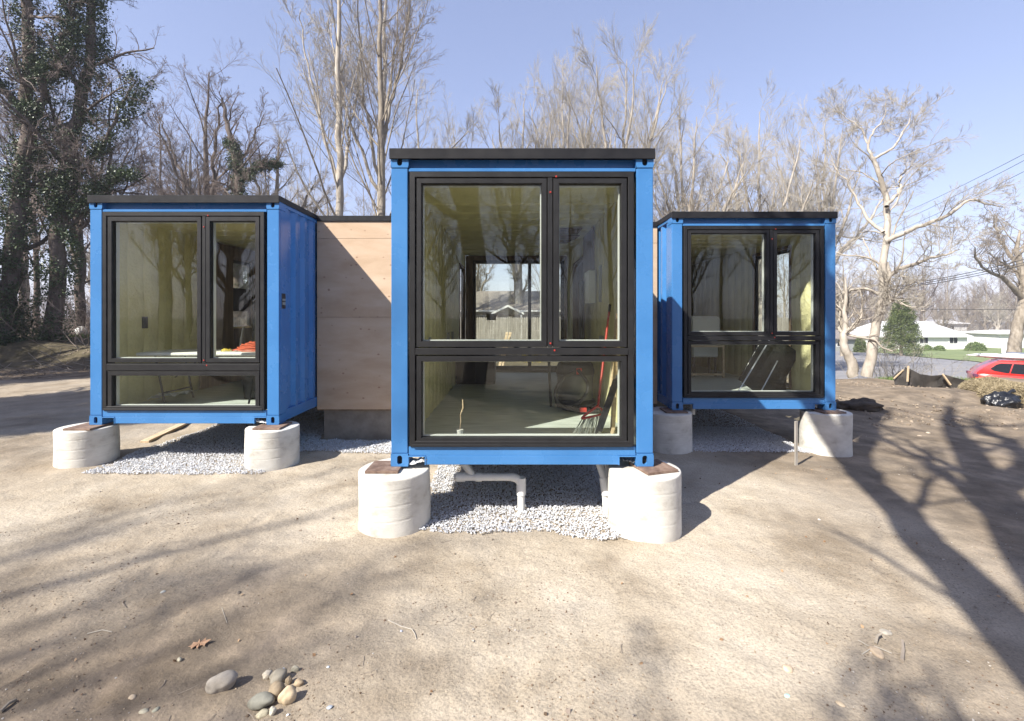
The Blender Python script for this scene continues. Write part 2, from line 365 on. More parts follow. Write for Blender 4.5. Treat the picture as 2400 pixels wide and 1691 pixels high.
def axis(lo, hi, d, far_lo, far_hi, g=1.07):
    mid = list(np.arange(lo, hi, d)); s = d; a = mid[-1]; up = []
    while a < far_hi: s *= g; a += s; up.append(a)
    s = d; a = mid[0]; dn = []
    while a > far_lo: s *= g; a -= s; dn.append(a)
    return np.array(dn[::-1] + mid + up)
xs = axis(-6.2, 6.2, .036, -500, 500, 1.035); ys = axis(1.9, 7.2, .036, -400, 500, 1.03)
X, Y = np.meshgrid(xs, ys); Z = terr(X, Y)
nx, ny = len(xs), len(ys)
ii = (np.arange(ny-1)[:, None]*nx + np.arange(nx-1)[None]).ravel()
gm = np_mesh('ground', np.stack([X, Y, Z], -1).reshape(-1, 3), np.stack([ii, ii+1, ii+nx+1, ii+nx], 1), True)
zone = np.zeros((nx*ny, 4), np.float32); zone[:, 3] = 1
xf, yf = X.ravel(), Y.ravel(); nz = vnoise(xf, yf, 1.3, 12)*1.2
dirt_shade = np.clip(.8*sstep(2.1, 4.6, xf+nz) + 0*xf + 1.0*sstep(-6.5, -9.5, xf+nz)*sstep(12.5, 14.5, yf+nz) + .85*sstep(.6, -2.2, xf+nz)*sstep(4.8, 2.4, yf+nz) + .5*sstep(.0, 2.5, xf+nz)*sstep(3.2, 2.0, yf+nz) + .45*sstep(-3.6, -6, xf+nz)*sstep(4, 6, yf), 0, 1)  # dark earth at street and bank; the rest paints shade and corner falloff
zone[:, 0] = dirt_shade
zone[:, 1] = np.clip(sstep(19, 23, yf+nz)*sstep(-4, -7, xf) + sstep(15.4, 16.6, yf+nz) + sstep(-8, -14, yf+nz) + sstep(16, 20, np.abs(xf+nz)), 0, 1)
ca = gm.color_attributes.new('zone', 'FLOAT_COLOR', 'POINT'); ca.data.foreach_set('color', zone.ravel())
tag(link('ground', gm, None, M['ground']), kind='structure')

def drape(name, quad, m, n1, n2, lift, kind='structure', thick=0):
    a, b, c, d = [np.array(p, float) for p in quad]
    u = np.linspace(0, 1, n1)[None, :, None]; v = np.linspace(0, 1, n2)[:, None, None]
    P = (a*(1-u)+b*u)*(1-v) + (d*(1-u)+c*u)*v
    x, y = P[..., 0], P[..., 1]; z = terr(x, y, False) + lift
    i = (np.arange(n2-1)[:, None]*n1 + np.arange(n1-1)[None]).ravel()
    me = np_mesh(name, np.stack([x, y, z], -1).reshape(-1, 3), np.stack([i, i+1, i+n1+1, i+n1], 1), True)
    return tag(link(name, me, None, m), kind=kind)
U = np.array([.391, .920]); Nn = np.array([.92, -.391])
def rp(s, t): return tuple(Nn*s + U*t)
def ry(s, y): return rp(s, (y+.391*s)/.92)
drape('road', [ry(5.5, 18.6), ry(25.1, 18.6), rp(25.1, 170), rp(5.5, 170)], M['asphalt'], 40, 220, .10)
# lawn beyond the road
drape('lawn', [rp(25.2, 20), rp(70, 20), rp(70, 120), rp(25.2, 120)], M['lawn'], 60, 120, .16)
drape('verge', [rp(-25, 60), rp(5.4, 60), rp(5.4, 140), rp(-25, 140)], M['lawn'], 30, 60, .16)

def rocks(n, P, size, squash=.7):
    """n angular pieces of 8 corners at P (n,3), size (n,)"""
    base = np.array([(-1,-1,-1),(1,-1,-1),(1,1,-1),(-1,1,-1),(-1,-1,1),(1,-1,1),(1,1,1),(-1,1,1)], float)*.55
    V = base[None] + R.normal(0, .17, (n, 8, 3)); V[..., 2] *= squash
    a = R.random(n)*6.283; b = R.normal(0, .6, n)
    ca, sa, cb, sb = np.cos(a), np.sin(a), np.cos(b), np.sin(b)
    x = V[..., 0]*ca[:, None] - V[..., 1]*sa[:, None]; y = V[..., 0]*sa[:, None] + V[..., 1]*ca[:, None]; z = V[..., 2]
    y2 = y*cb[:, None] - z*sb[:, None]; z2 = y*sb[:, None] + z*cb[:, None]
    V = np.stack([x, y2, z2], -1)*size[:, None, None] + P[:, None, :]
    f = np.array([(0,3,2,1),(4,5,6,7),(0,1,5,4),(1,2,6,5),(2,3,7,6),(3,0,4,7)])
    Fc = (f[None] + (np.arange(n)*8)[:, None, None]).reshape(-1, 4)
    return V.reshape(-1, 3), Fc
def in_gravel(x, y):
    nz = -.03 + .16*vnoise(x, y, .5, 20) + .07*vnoise(x, y, .16, 21)
    def rb(x0, x1, y0, y1): return np.minimum(np.minimum(x-x0, x1-x), np.minimum(y-y0, y1-y)) + nz > 0
    return rb(-5.15, -3.0, 5.42, 11) | rb(-3.3, -.9, 6.35, 7.0) | rb(-.98, 1.28, 4.02, 10.3) | rb(2.2, 4.45, 6.6, 10)
GP = R.uniform((-5.6, 3.7), (4.8, 11), (420000, 2)); g_ok = in_gravel(GP[:, 0], GP[:, 1])
dens = np.where(GP[:, 1] < 8.2, 1, .35); g_ok &= R.random(len(GP)) < dens*.8
GP = GP[g_ok]
GZ = terr(GP[:, 0], GP[:, 1], False) + R.uniform(.006, .03, len(GP))
gv, gf = rocks(len(GP), np.column_stack([GP, GZ]), R.uniform(.005, .009, len(GP))*(1+.9*R.random(len(GP))**4))
print('gravel', len(GP))
gravel = tag(link('gravel', np_mesh('gravel', gv, gf), None, M['gravel']), 'grey crushed stone spread under and between the blue containers', 'gravel', kind='stuff')
# loose crumbs and grit on the sand
PP = np.column_stack([R.uniform(-4.5, 6.5, 70000), 1.9 + 8*R.random(70000)**1.5])
pok = (vnoise(PP[:,0], PP[:,1], .7, 30) + .5*vnoise(PP[:,0], PP[:,1], .2, 31) + R.normal(0, .16, len(PP)) > .16 - .12*(PP[:,1] < 3.2)) & ~in_gravel(PP[:,0], PP[:,1])
PP = PP[pok]; ps = .0022 + .0055*R.random(len(PP))**4 + .010*(R.random(len(PP)) > .998)
PZ = terr(PP[:,0], PP[:,1]) + ps*.25
pv, pf = rocks(len(PP), np.column_stack([PP, PZ]), ps, .6)
tag(link('grit', np_mesh('grit', pv, pf), None, M['pebble']), 'small dark crumbs and pebbles strewn over the sandy soil', 'grit', kind='stuff')

CP = np.column_stack([np.concatenate([R.uniform(6.6, 16, 5200), R.uniform(-17, -8, 3800)]), np.concatenate([R.uniform(8.4, 14.8, 5200), R.uniform(13.4, 18, 3800)])])
CP = CP[vnoise(CP[:,0], CP[:,1], .9, 33) + R.normal(0, .12, len(CP)) > .06]; cs = .010 + .035*R.random(len(CP))**4
cv, cf = rocks(len(CP), np.column_stack([CP, terr(CP[:,0], CP[:,1], False)+cs*.2]), cs, .7)
tag(link('earth_clods', np_mesh('earth_clods', cv, cf), None, M['clod']), 'clods of dark earth scattered over the berm and the bank', 'clods', kind='stuff')

# ------------------------------------------------------------------ containers
WD, LN, HT, BZ = 2.438, 6.058, 2.896, .555
def corr_panel(mb, x, sgn, y0, y1, z0, z1, thick=.0025):
    """trapezoid corrugated side sheet, outer faces at x (sgn = outward direction)"""
    pitch = .278; prof = [(0,0),(.072,0),(.14,-.036),(.21,-.036)]
    pts = []; k = 0; y = y0
    while True:
        for (a, d) in prof:
            yy = y0 + k*pitch + a
            if yy >= y1: break
            pts.append((yy, x + sgn*d))
        else:
            k += 1; continue
        break
    pts.append((y1, x))
    vs = []; fs = []
    for (yy, xx) in pts: vs += [(xx, yy, z0), (xx, yy, z1), (xx - sgn*thick, yy, z0), (xx - sgn*thick, yy, z1)]
    for i in range(len(pts)-1):
        b = i*4; fs += [(b, b+4, b+5, b+1), (b+2, b+3, b+7, b+6), (b+1, b+5, b+7, b+3), (b, b+2, b+6, b+4)]
    mb.add(vs, fs)
def foam_sheet(mb, x, sgn, y0, y1, z0, z1):
    """interior foam skin with vertical ribs, lumpy; sgn = direction it faces"""
    ys_ = np.arange(y0, y1 + .001, max(.05, (y1-y0)/max(2, round((y1-y0)/.0556)))); zs_ = np.linspace(z0, z1, 14)
    vs = []; fs = []; n = len(zs_)
    for yy in ys_:
        ph = ((yy % .278)/.278)
        d = .034 if ph < .1 or ph > .93 else .0
        for zz in zs_: vs.append((x + sgn*(.02*vnoise(yy, zz, .3, 40) - d), yy, zz))
    for i in range(len(ys_)-1):
        for j in range(n-1): fs.append((i*n+j, (i+1)*n+j, (i+1)*n+j+1, i*n+j+1))
    mb.add(vs, fs)
    for (a, b) in ((y0, z0),): pass
def with_openings(y0, y1, z0, z1, ops, fn):
    y = y0
    for (a, b, za, zb) in sorted(ops):
        if a > y: fn(y, a, z0, z1)
        if za > z0 + .01: fn(a, b, z0, za)
        if zb < z1 - .01: fn(a, b, zb, z1)
        y = b
    if y1 > y: fn(y, y1, z0, z1)
def ring(mb, x0, x1, z0, z1, w, ya, yb, c=.003):
    """mitred rectangular frame, members w wide, from depth ya (front) to yb"""
    outer = [(x0,z0),(x1,z0),(x1,z1),(x0,z1)]; inner = [(x0+w,z0+w),(x1-w,z0+w),(x1-w,z1-w),(x0+w,z1-w)]
    oc = [(x0+c,z0+c),(x1-c,z0+c),(x1-c,z1-c),(x0+c,z1-c)]; ic = [(x0+w-c,z0+w-c),(x1-w+c,z0+w-c),(x1-w+c,z1-w+c),(x0+w-c,z1-w+c)]
    for i in range(4):
        j = (i+1) % 4
        vs = [(*oc[i],ya),(*oc[j],ya),(*ic[j],ya),(*ic[i],ya),(*outer[i],ya+c),(*outer[j],ya+c),(*inner[j],ya+c),(*inner[i],ya+c),
              (*outer[i],yb),(*outer[j],yb),(*inner[j],yb),(*inner[i],yb)]
        vs = [(v[0], v[2], v[1]) for v in vs]
        mb.add(vs, [(0,1,2,3),(0,4,5,1),(3,2,6,7),(4,8,9,5),(7,6,10,11),(8,11,10,9)])
def casting(mb, x0, x1, y0, y1, z0, z1, hw, hh, front=-1, c=.008):
    """ISO corner casting with an oval hole through its front face"""
    cx, cz = (x0+x1)/2, (z0+z1)/2; n = 24
    yf = y0 if front < 0 else y1; yb = yf - front*.03
    hole = []; out = []
    for k in range(n):
        a = 2*math.pi*(k+.5)/n; ca, sa = math.cos(a), math.sin(a)
        dz = (hh-hw)*(1 if sa > 0 else -1)
        hole.append((cx + hw*ca, cz + dz + hw*sa))
        m_ = max(abs(ca)/((x1-x0)/2), abs(sa)/((z1-z0)/2)); out.append((cx + ca/m_, cz + sa/m_))
    vs = [(p[0], yf, p[1]) for p in out] + [(p[0], yf, p[1]) for p in hole] + [(p[0], yb, p[1]) for p in hole]
    fs = [(k, (k+1) % n, n+(k+1) % n, n+k) for k in range(n)] + [(n+k, n+(k+1) % n, 2*n+(k+1) % n, 2*n+k) for k in range(n)]
    mb.add(vs, fs)
    ya, yc = (yf, y1) if front < 0 else (y0, yf)
    # corner fillers (square corners outside the polar outline) are inside the box shell
    mb.add([(x0,ya,z0),(x1,ya,z0),(x1,yc,z0),(x0,yc,z0),(x0,ya,z1),(x1,ya,z1),(x1,yc,z1),(x0,yc,z1)],
           [(0,3,2,1),(4,5,6,7),(1,2,6,5),(2,3,7,6),(3,0,4,7)])
PANES = [(-.933, .179, 1.721, 3.181), (.345, .917, 1.721, 3.181), (-.933, .916, .825, 1.530)]   # x0,x1,z0,z1 relative to centre
PANES_LOW = [(-.925, .165, 1.410, 3.172), (.338, .914, 1.410, 3.172), (-.925, .914, .795, 1.186)]
SASH_LOW = [(-.985, .225, 1.352, 3.235), (.278, .975, 1.352, 3.235), (-.985, .975, .765, 1.244)]
SASH  = [(-.985, .232, 1.66, 3.235), (.285, .975, 1.66, 3.235), (-.985, .975, .765, 1.585)]
def window_unit(parent, cx, y0, low=False):
    dz = -.315 if low else 0
    fr = MB(); fy = y0 - .012
    x0, x1, z0, z1 = cx-1.045, cx+1.035, .742, 3.292
    ring(fr, x0, x1, z0, z1, .052, fy, fy+.13, .004)
    fr.box(cx+.236, cx+.281, fy+.002, fy+.12, 1.664+dz, z1-.054, .003)
    fr.box(x0+.053, x1-.053, fy-.004, fy+.12, 1.592+dz*1.08, 1.655+dz, .004)
    fr.box(x0+.02, x1-.02, fy-.012, fy-.001, z0-.0, z0+.022, .003)
    win = fr.build('window', M['frame'], parent)
    for (sx0, sx1, sz0, sz1), (px0, px1, pz0, pz1) in zip(SASH_LOW if low else SASH, PANES_LOW if low else PANES):
        s = MB(); sx0 += cx+.004; sx1 += cx-.004; sz0 += .004; sz1 -= .004; px0 += cx; px1 += cx
        o = [(sx0,sz0),(sx1,sz0),(sx1,sz1),(sx0,sz1)]; i = [(px0,pz0),(px1,pz0),(px1,pz1),(px0,pz1)]; c = .003
        for k in range(4):
            j = (k+1) % 4
            def ins(p, q, t):  # move p toward q by t in both axes
                return (p[0] + math.copysign(t, q[0]-p[0]), p[1] + math.copysign(t, q[1]-p[1]))
            oc, od = ins(o[k], i[k], c), ins(o[j], i[j], c); ic, id_ = ins(i[k], o[k], c*2), ins(i[j], o[j], c*2)
            yF = fy+.005; yB = fy+.115
            V3 = lambda p, y: (p[0], y, p[1])
            s.add([V3(oc,yF),V3(od,yF),V3(id_,yF),V3(ic,yF),V3(o[k],yF+c),V3(o[j],yF+c),V3(i[j],yF+.012),V3(i[k],yF+.012),V3(o[k],yB),V3(o[j],yB),V3(i[j],yB),V3(i[k],yB)],
                  [(0,1,2,3),(0,4,5,1),(3,2,6,7),(4,8,9,5),(7,6,10,11),(8,11,10,9)])
        s.build('sash', M['frame'], win)
        g = MB(); g.box(px0-.006, px1+.006, fy+.040, fy+.064, pz0-.006, pz1+.006); g.build('pane', M['glass'], win)
        # pale inner stop seen through the glass
        st = MB(); ring(st, px0-.004, px1+.004, pz0-.004, pz1+.004, .012, fy+.070, fy+.112, .001); st.build('glazing_stop', M['sky_panel'], win)
    for (rx, rz) in ((.315, 3.245), (.262, 3.10), (.262, 1.70+dz), (.30, 1.635+dz)):
        r = MB(); r.box(cx+rx-.008, cx+rx+.007, fy-.006, fy+.006, rz-.008, rz+.008, .002); r.build('red_clip', M['red'], win)
    return win
def container(label, cx, y0, right_ops=(), left_ops=(), back='door'):
    t = thing('container_house', label, 'container house', (0, 0, 0), 0, 'blue shipping containers on concrete piers')
    x0, x1 = cx-WD/2, cx+WD/2; y1 = y0+LN; z0, z1 = BZ, BZ+HT; B = M['blue']
    for sx in (0, 1):
        xa, xb = (x0, x0+.155) if sx == 0 else (x1-.155, x1)
        p = MB(); p.box(xa, xb, y0+.006, y0+.045, z0+.12, z1-.12, .006)
        xi = (xb-.05, xb) if sx == 0 else (xa, xa+.05)
        p.box(xi[0], xi[1], y0+.047, y0+.17, z0+.12, z1-.12, .004)
        xo = (xa, xa+.012) if sx == 0 else (xb-.012, xb)
        p.box(xo[0], xo[1], y0+.047, y0+.20, z0+.12, z1-.12, .003)
        p.build('corner_post', B, t)
        p = MB(); p.box(xa if sx == 0 else xb-.075, xa+.075 if sx == 0 else xb, y1-.2, y1-.006, z0+.12, z1-.12, .006); p.build('corner_post', B, t)
        for yy in (y0, y1-.178):
            for zz in (z0, z1-.118):
                cxa, cxb = (x0-.003, x0+.162) if sx == 0 else (x1-.162, x1+.003)
                c_ = MB(); casting(c_, cxa, cxb, yy, yy+.178, zz, zz+.118, .024, .042, -1 if yy == y0 else 1); ob = c_.build('corner_casting', B, t)
                d = MB(); d.box(cxa+.02, cxb-.02, yy+.032 if yy == y0 else yy+.02, yy+.16 if yy == y0 else yy+.146, zz+.012, zz+.106); d.build('hollow_shade', M['dark'], ob)  # near-black block behind the hole, its colour standing in for shade
        # side wall
        xw = x0+.012 if sx == 0 else x1-.012; ops = left_ops if sx == 0 else right_ops
        w = MB(); with_openings(y0+.20, y1-.2, z0+.15, z1-.06, ops, lambda a,b,c,d: corr_panel(w, xw, -1 if sx == 0 else 1, a, b, c, d)); w.build('side_panel', B, t)
        rl = MB(); ra, rb = (x0+.002, x0+.052) if sx == 0 else (x1-.052, x1-.002)
        rl.box(ra, rb, y0+.18, y1-.18, z0+.012, z0+.155, .004); rl.build('bottom_side_rail', B, t)
        rl = MB(); rl.box(ra, rb, y0+.18, y1-.18, z1-.065, z1-.004, .004); rl.build('top_side_rail', B, t)
        # interior skin
        xf = x0+.085 if sx == 0 else x1-.085
        s = MB(); with_openings(y0+.14, y1-.12, .70, z1-.09, ops, lambda a,b,c,d: foam_sheet(s, xf, 1 if sx == 0 else -1, a, b, c, d)); s.build('foam_wall', M['foam'], t, True)
        for (a, b, c_, d_) in ops:
            j = MB(); xa_, xb_ = (x0+.01, x0+.10) if sx == 0 else (x1-.10, x1-.01)
            j.box(xa_, xb_, a-.04, a+.01, c_, d_+.04, .003); j.box(xa_, xb_, b-.01, b+.04, c_, d_+.04, .003); j.box(xa_, xb_, a+.011, b-.011, d_, d_+.045, .003)
            j.build('opening_frame', M['brown'], t)
    # front rails with fork notches
    r = MB(); r.box(x0+.163, x1-.163, y0+.006, y0+.052, z0+.10, .738, .004); r.box(x0+.32, x1-.32, y0+.0055, y0+.052, z0+.014, z0+.101, .004)
    for (a, b) in ((x0+.162, x0+.322), (x1-.322, x1-.162)): r.box(a, b, y0-.002, y0+.04, z0+.088, z0+.099, .002)
    r.box(x0+.314, x0+.324, y0-.002, y0+.04, z0+.012, z0+.088, .002); r.box(x1-.324, x1-.314, y0-.002, y0+.04, z0+.012, z0+.088, .002)
    r.box(x0+.18, x1-.18, y0+.055, y0+.20, z0+.13, z0+.143); r.build('bottom_front_rail', B, t)
    r = MB(); r.box(x0+.158, x1-.158, y0+.075, y0+.13, 3.30, z1-.02, .004); r.box(x0+.162, x1-.162, y0+.010, y0+.074, 3.298, 3.330, .003); r.build('header_rail', B, t)
    r = MB(); r.box(x0+.16, x1-.16, y1-.05, y1-.01, z0+.015, .67, .004); r.build('bottom_rear_rail', B, t); r = MB(); r.box(x0+.16, x1-.16, y1-.05, y1-.01, z1-.15, z1-.01, .004); r.build('top_rear_rail', B, t)
    # roof: corrugated sheet, foam ceiling, black flashing
    r = MB(); r.box(x0+.053, x1-.053, y0+.14, y1-.06, z1-.03, z1-.02); r.build('roof_panel', B, t)
    c = MB(); ys_ = np.arange(y0+.13, y1-.1, .052); xs_ = np.linspace(x0+.06, x1-.06, 16); n = len(xs_); vs = []; fs = []
    for yy in ys_:
        ph = (yy % .42)/.42; d = .045 if ph < .11 else 0
        for xx in xs_: vs.append((xx, yy, z1-.15 + d + .02*vnoise(xx, yy, .35, 44)))
    for i in range(len(ys_)-1):
        for j in range(n-1): fs.append((i*n+j, i*n+j+1, (i+1)*n+j+1, (i+1)*n+j))
    c.add(vs, fs); c.build('foam_ceiling', M['foam'], t, True)
    e = MB(); 
    for k in range(46):
        xx = x0+.12+(WD-.24)*(k+.5)/46
        e.obox((xx, y0+.15+rnd.uniform(-.01,.02), z1-.185+rnd.uniform(-.008,.008)), (.06, .05+rnd.uniform(0,.03), .045+rnd.uniform(-.01,.014)), (1, rnd.uniform(-.3,.3), rnd.uniform(-.3,.3)), ch=.008)
    e.build('foam_bead', M['foam_dark'], t, True)['kind'] = 'stuff'
    f = MB(); f.box(x0+.055, x1-.055, y0+.135, y1-.06, z0+.145, .703, .003); f.build('floor_deck', M['floor_in'], t)
    k = MB()
    for q in range(13): k.box(x0+.06, x1-.06, y0+.35+q*.44, y0+.40+q*.44, z0+.02, z0+.143)
    k.build('cross_member', M['blue'], t)['kind'] = 'stuff'
    fl = MB()
    zt = 3.505
    fl.box(x0-.012, x1+.012, y0-.022, y0-.004, 3.408, zt, .003); fl.box(x0-.012, x1+.012, y1+.004, y1+.022, 3.408, zt, .003)
    fl.box(x0-.012, x0-.002, y0-.003, y1+.003, 3.43, zt-.002, .002); fl.box(x1+.002, x1+.012, y0-.003, y1+.003, 3.43, zt-.002, .002)
    fl.box(x0-.001, x1+.001, y0-.003, y1+.003, 3.453, zt-.006); fl.build('roof_flashing', M['cap'], t)
    window_unit(t, cx, y0, cx < -2)
    # rear wall
    yb = y1-.09
    if back == 'door':
        ax, bx, az, bz = -.80, 1.16, .70, 3.14
        fr = MB(); fr.box(x0+.09, ax-.08, yb-.05, yb+.06, .70, z1-.15); fr.box(bx+.0, x1-.09, yb-.05, yb+.06, .70, z1-.15) if bx < x1-.1 else None
        fr.box(ax-.08, bx, yb-.05, yb+.06, bz+.06, z1-.15); fr.build('rear_wall', M['brown'], t)
        dr = MB(); ring(dr, ax-.08, bx, az, bz+.06, .07, yb-.035, yb+.07)
        dr.box(.36, .43, yb-.03, yb+.05, az+.07, bz-.01, .003)
        dr.box(ax-.01, bx-.07, yb-.03, yb+.06, az+.072, az+.14, .003)
        door = dr.build('sliding_door', M['frame'], t)
        g = MB(); g.box(ax-.01, .36, yb+.005, yb+.02, az+.07, bz-.01); g.build('pane', M['glass'], door)
        g = MB(); g.box(.43, bx-.07, yb+.025, yb+.04, az+.07, bz-.01); g.build('pane', M['glass'], door)
        hd = MB(); hd.box(bx-.065, bx-.02, yb-.055, yb-.036, 1.45, 1.85, .004); hd.build('handle', M['frame'], door)
        for (xa, xb, za, zb, mm) in ((-.57,-.36,1.865,2.005,'greenbag'),(.04,.17,1.25,1.33,'label_green'),(.05,.155,1.165,1.248,'label_purple')):
            s = MB(); s.box(xa, xb, yb-.0, yb+.003, za, zb); s.build('sticker', M[mm], door)
    else:
        fr = MB(); fr.box(x0+.09, x1-.09, yb-.02, yb+.06, .70, z1-.15); fr.build('rear_wall', M['brown'] if back == 'stud' else M['foam'], t)
    # rear outer skin
    if back != 'door':
        p = MB(); p.box(x0+.16, x1-.16, y1-.028, y1-.018, .67, z1-.15); p.build('rear_panel', B, t)
    return t
CL, CM, CR = (-4.22, 5.86), (.095, 4.23), (3.60, 6.77)
house_l = container('left blue container with white table and orange cord behind its window', *CL, left_ops=[(8.7, 9.35, 1.75, 3.05)], right_ops=[(7.45, 9.2, .70, 3.0)], back='foam')
house_m = container('nearest, middle blue container with a see-through room and broom inside', *CM, left_ops=[(9.0, 9.95, .70, 2.97)], right_ops=[(7.75, 9.1, .70, 2.95)])
house_r = container('right blue container with tree shadows across its window frame', *CR, left_ops=[(7.9, 9.2, .70, 3.0)], right_ops=[(7.75, 8.9, .72, 3.12)], back='stud')
# right container: glazed side door in the right wall
xr = CR[0]+WD/2
d = MB()
for (a, b) in ((7.76, 8.32), (8.33, 8.89)):
    d.box(xr-.075, xr-.03, a, a+.05, .73, 3.11, .003); d.box(xr-.075, xr-.03, b-.05, b, .73, 3.11, .003)
    d.box(xr-.074, xr-.031, a+.051, b-.051, .73, .80, .003); d.box(xr-.074, xr-.031, a+.051, b-.051, 3.05, 3.11, .003)
sd = d.build('side_door', M['frame'], house_r)
for (a, b) in ((7.81, 8.27), (8.38, 8.84)):
    g = MB(); g.box(xr-.06, xr-.045, a, b, .80, 3.05); g.build('pane', M['glass'], sd)
# left container: narrow window with a cross bar, brown lining behind the foam
xl = CL[0]-WD/2
d = MB(); d.box(xl+.03, xl+.075, 8.71, 8.76, 1.76, 3.04, .003); d.box(xl+.03, xl+.075, 9.29, 9.34, 1.76, 3.04, .003); d.box(xl+.031, xl+.074, 8.761, 9.289, 2.05, 2.5, .003); d.box(xl+.031, xl+.074, 8.761, 9.289, 2.98, 3.04, .003)
sw = d.build('side_window', M['frame'], house_l); g = MB(); g.box(xl+.045, xl+.06, 8.76, 9.29, 1.78, 3.0); g.build('pane', M['glass'], sw)
p = MB()
for (a, b, c, e) in ((7.75, 8.66, .705, 3.28), (8.66, 9.38, .705, 1.72), (8.66, 9.38, 3.08, 3.28), (9.38, 11.75, .705, 3.28)): p.box(xl+.115, xl+.14, a, b-.004, c, e, .002)
p.build('plywood_lining', M['brown'], house_l)
# label sticker on the left container's side and a scuff of white paint
p = MB(); p.box(CL[0]+WD/2-.012, CL[0]+WD/2+.004, 5.93, 6.03, 2.05, 2.25, .004); pl = p.build('number_plate', M['black'], house_l)
p = MB(); p.box(CL[0]+WD/2+.0045, CL[0]+WD/2+.007, 5.94, 6.02, 2.10, 2.135); p.build('plate_stripe', M['grey'], pl); 
p = MB(); p.box(CL[0]+WD/2+.0045, CL[0]+WD/2+.007, 5.94, 6.02, 2.155, 2.18); p.build('plate_stripe', M['grey'], pl)
# inside walls of the right container: bare studs
p = MB(); xi = CR[0]-WD/2+.12
for q in range(7): 
    p = MB(); p.box(xi+.0, xi+.09, 9.45+q*.41, 9.49+q*.41, .705, 3.27, .002); p.build('stud', M['wood'], house_r)
for q in range(5):
    p = MB(); p.box(xi+.25+q*.42, xi+.29+q*.42, 12.45, 12.54, .705, 3.27, .002); p.build('stud', M['wood'], house_r)
p = MB(); p.box(xi+.25, xi+1.93, 12.46, 12.54, 1.5, 1.54, .002); p.build('stud', M['wood'], house_r)

# electrical boxes on the foam walls of the middle container
def wall_box(x, y, z, h, par, name='outlet_box', m='black'):
    p = MB(); p.box(x-.02, x+.02, y-.035, y+.035, z-h/2, z+h/2, .004); return p.build(name, M[m], par)
xmL, xmR = CM[0]-WD/2+.10, CM[0]+WD/2-.10
for y_, z_ in ((5.65, 1.62), (7.3, 1.62), (7.85, 1.62)): wall_box(xmL, y_, z_, .14, house_m, m='grey')
wall_box(xmR, 6.2, 1.62, .13, house_m, m='grey'); wall_box(xmR, 6.25, 2.4, .5, house_m, 'foam_scar', 'grey')
wall_box(xl+.10, 6.62, 1.86, .17, house_l)
p = MB(); p.box(xmR-.10, xmR-.0, 6.60, 7.0, 2.14, 2.62, .005); ep = p.build('electric_panel', M['sky_panel'], house_m)
p = MB(); p.box(xmR-.13, xmR-.102, 7.02, 7.35, 1.30, 2.50, .003); p.build('panel_door', M['dark'], ep)
p = MB(); p.box(xmR-.012, xmR+.012, 6.75, 7.7, 2.62, 3.28, .002); p.build('torn_board', M['brown'], house_m)
for q, (a, b, c_) in enumerate(((6.9, 7.4, .25), (7.5, 7.9, .3), (8.0, 8.3, .2))):
    p = MB(); p.obox((xmR-.35, (a+b)/2, 3.285), (c_*1.6, b-a, .012), (1, .08*q, 0)); p.build('torn_board', M['brown'], house_m)

# stair-like step blocks at rear left of the room
# ------------------------------------------------------------------ links between containers
def link_box(label, xa, xb, y0, y1, seam):
    t = thing('connecting_wing', label, 'building wing', (0,0,0))
    for (a, b, c, d) in ((xa, seam, 3.15, 3.41), (seam+.004, xb, 3.15, 3.41), (xa, xb, 1.94, 3.146), (xa, xb, .52, 1.936)):
        p = MB(); p.box(a, b, y0, y0+.016, c, d, .0015); p.build('plywood_sheet', M['ply'], t)
    p = MB(); p.box(xa, xb, y0+.018, y0+.12, .50, 3.41); p.build('wall_core', M['brown'], t); p = MB(); p.box(xa, xb, y1-.1, y1, .50, 3.41); p.build('wall_core', M['brown'], t)
    p = MB(); p.box(xa, xb, y0-.02, y1+.02, 3.412, 3.495, .003); p.build('roof_cap', M['cap'], t)
    p = MB(); p.box(xa, xb, y0+.02, y1-.02, .56, .70); p.build('floor_deck', M['floor_in'], t)
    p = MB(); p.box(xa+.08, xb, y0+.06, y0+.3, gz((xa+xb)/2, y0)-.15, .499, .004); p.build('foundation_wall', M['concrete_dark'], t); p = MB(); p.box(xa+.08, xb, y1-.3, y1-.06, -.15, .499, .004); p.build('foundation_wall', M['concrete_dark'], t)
    return t
link_box('plywood sheathed wing between the left and middle containers', CL[0]+WD/2+.004, CM[0]-WD/2-.004, 7.0, 9.97, -1.22)
link_box('thin strip of plywood wing between middle and right containers', CM[0]+WD/2+.004, CR[0]-WD/2-.004, 7.45, 9.4, 1.75)

# ------------------------------------------------------------------ piers
def pier(label, x, y, r, zb):
    top = .527
    t = thing('concrete_pier', label, 'concrete pier', (x, y, zb), 0, 'round concrete piers under the containers')
    h = top - zb; mb = MB(); ph = rnd.uniform(0, 6)
    cuts = [h*.27, h*.52, h*.78]
    def off(a, z):
        o = 0
        for q, c in enumerate(cuts):
            d_ = z - c - .018*math.sin(a+ph+q*.4)
            o -= .0028*math.exp(-(d_/.005)**2)
        return o + .004*math.sin(3*a+ph)*math.sin(z*9) 
    prof = [(r*1.02, -.12)] + [(r*(1.0+.012*(1-z/h)), z) for z in np.linspace(0, h-.012, 64)] + [(r-.004, h-.004), (r-.012, h)]
    mb.lathe(prof, 56, (0,0,0), off); mb.build('pier_shaft', M['concrete'], t, True)
    return t
def plate(label, x, y, s=.30, rz=0):
    p = MB(); p.obox((0,0,.0135), (s, s, .024), (1,0,0), ch=.002)
    o = p.build('bearing_plate', M['rust']); o.location = (x, y, .5275); o.rotation_euler = (0,0,rz)
    return tag(o, label, 'steel plate', 'rusty bearing plates on the piers')
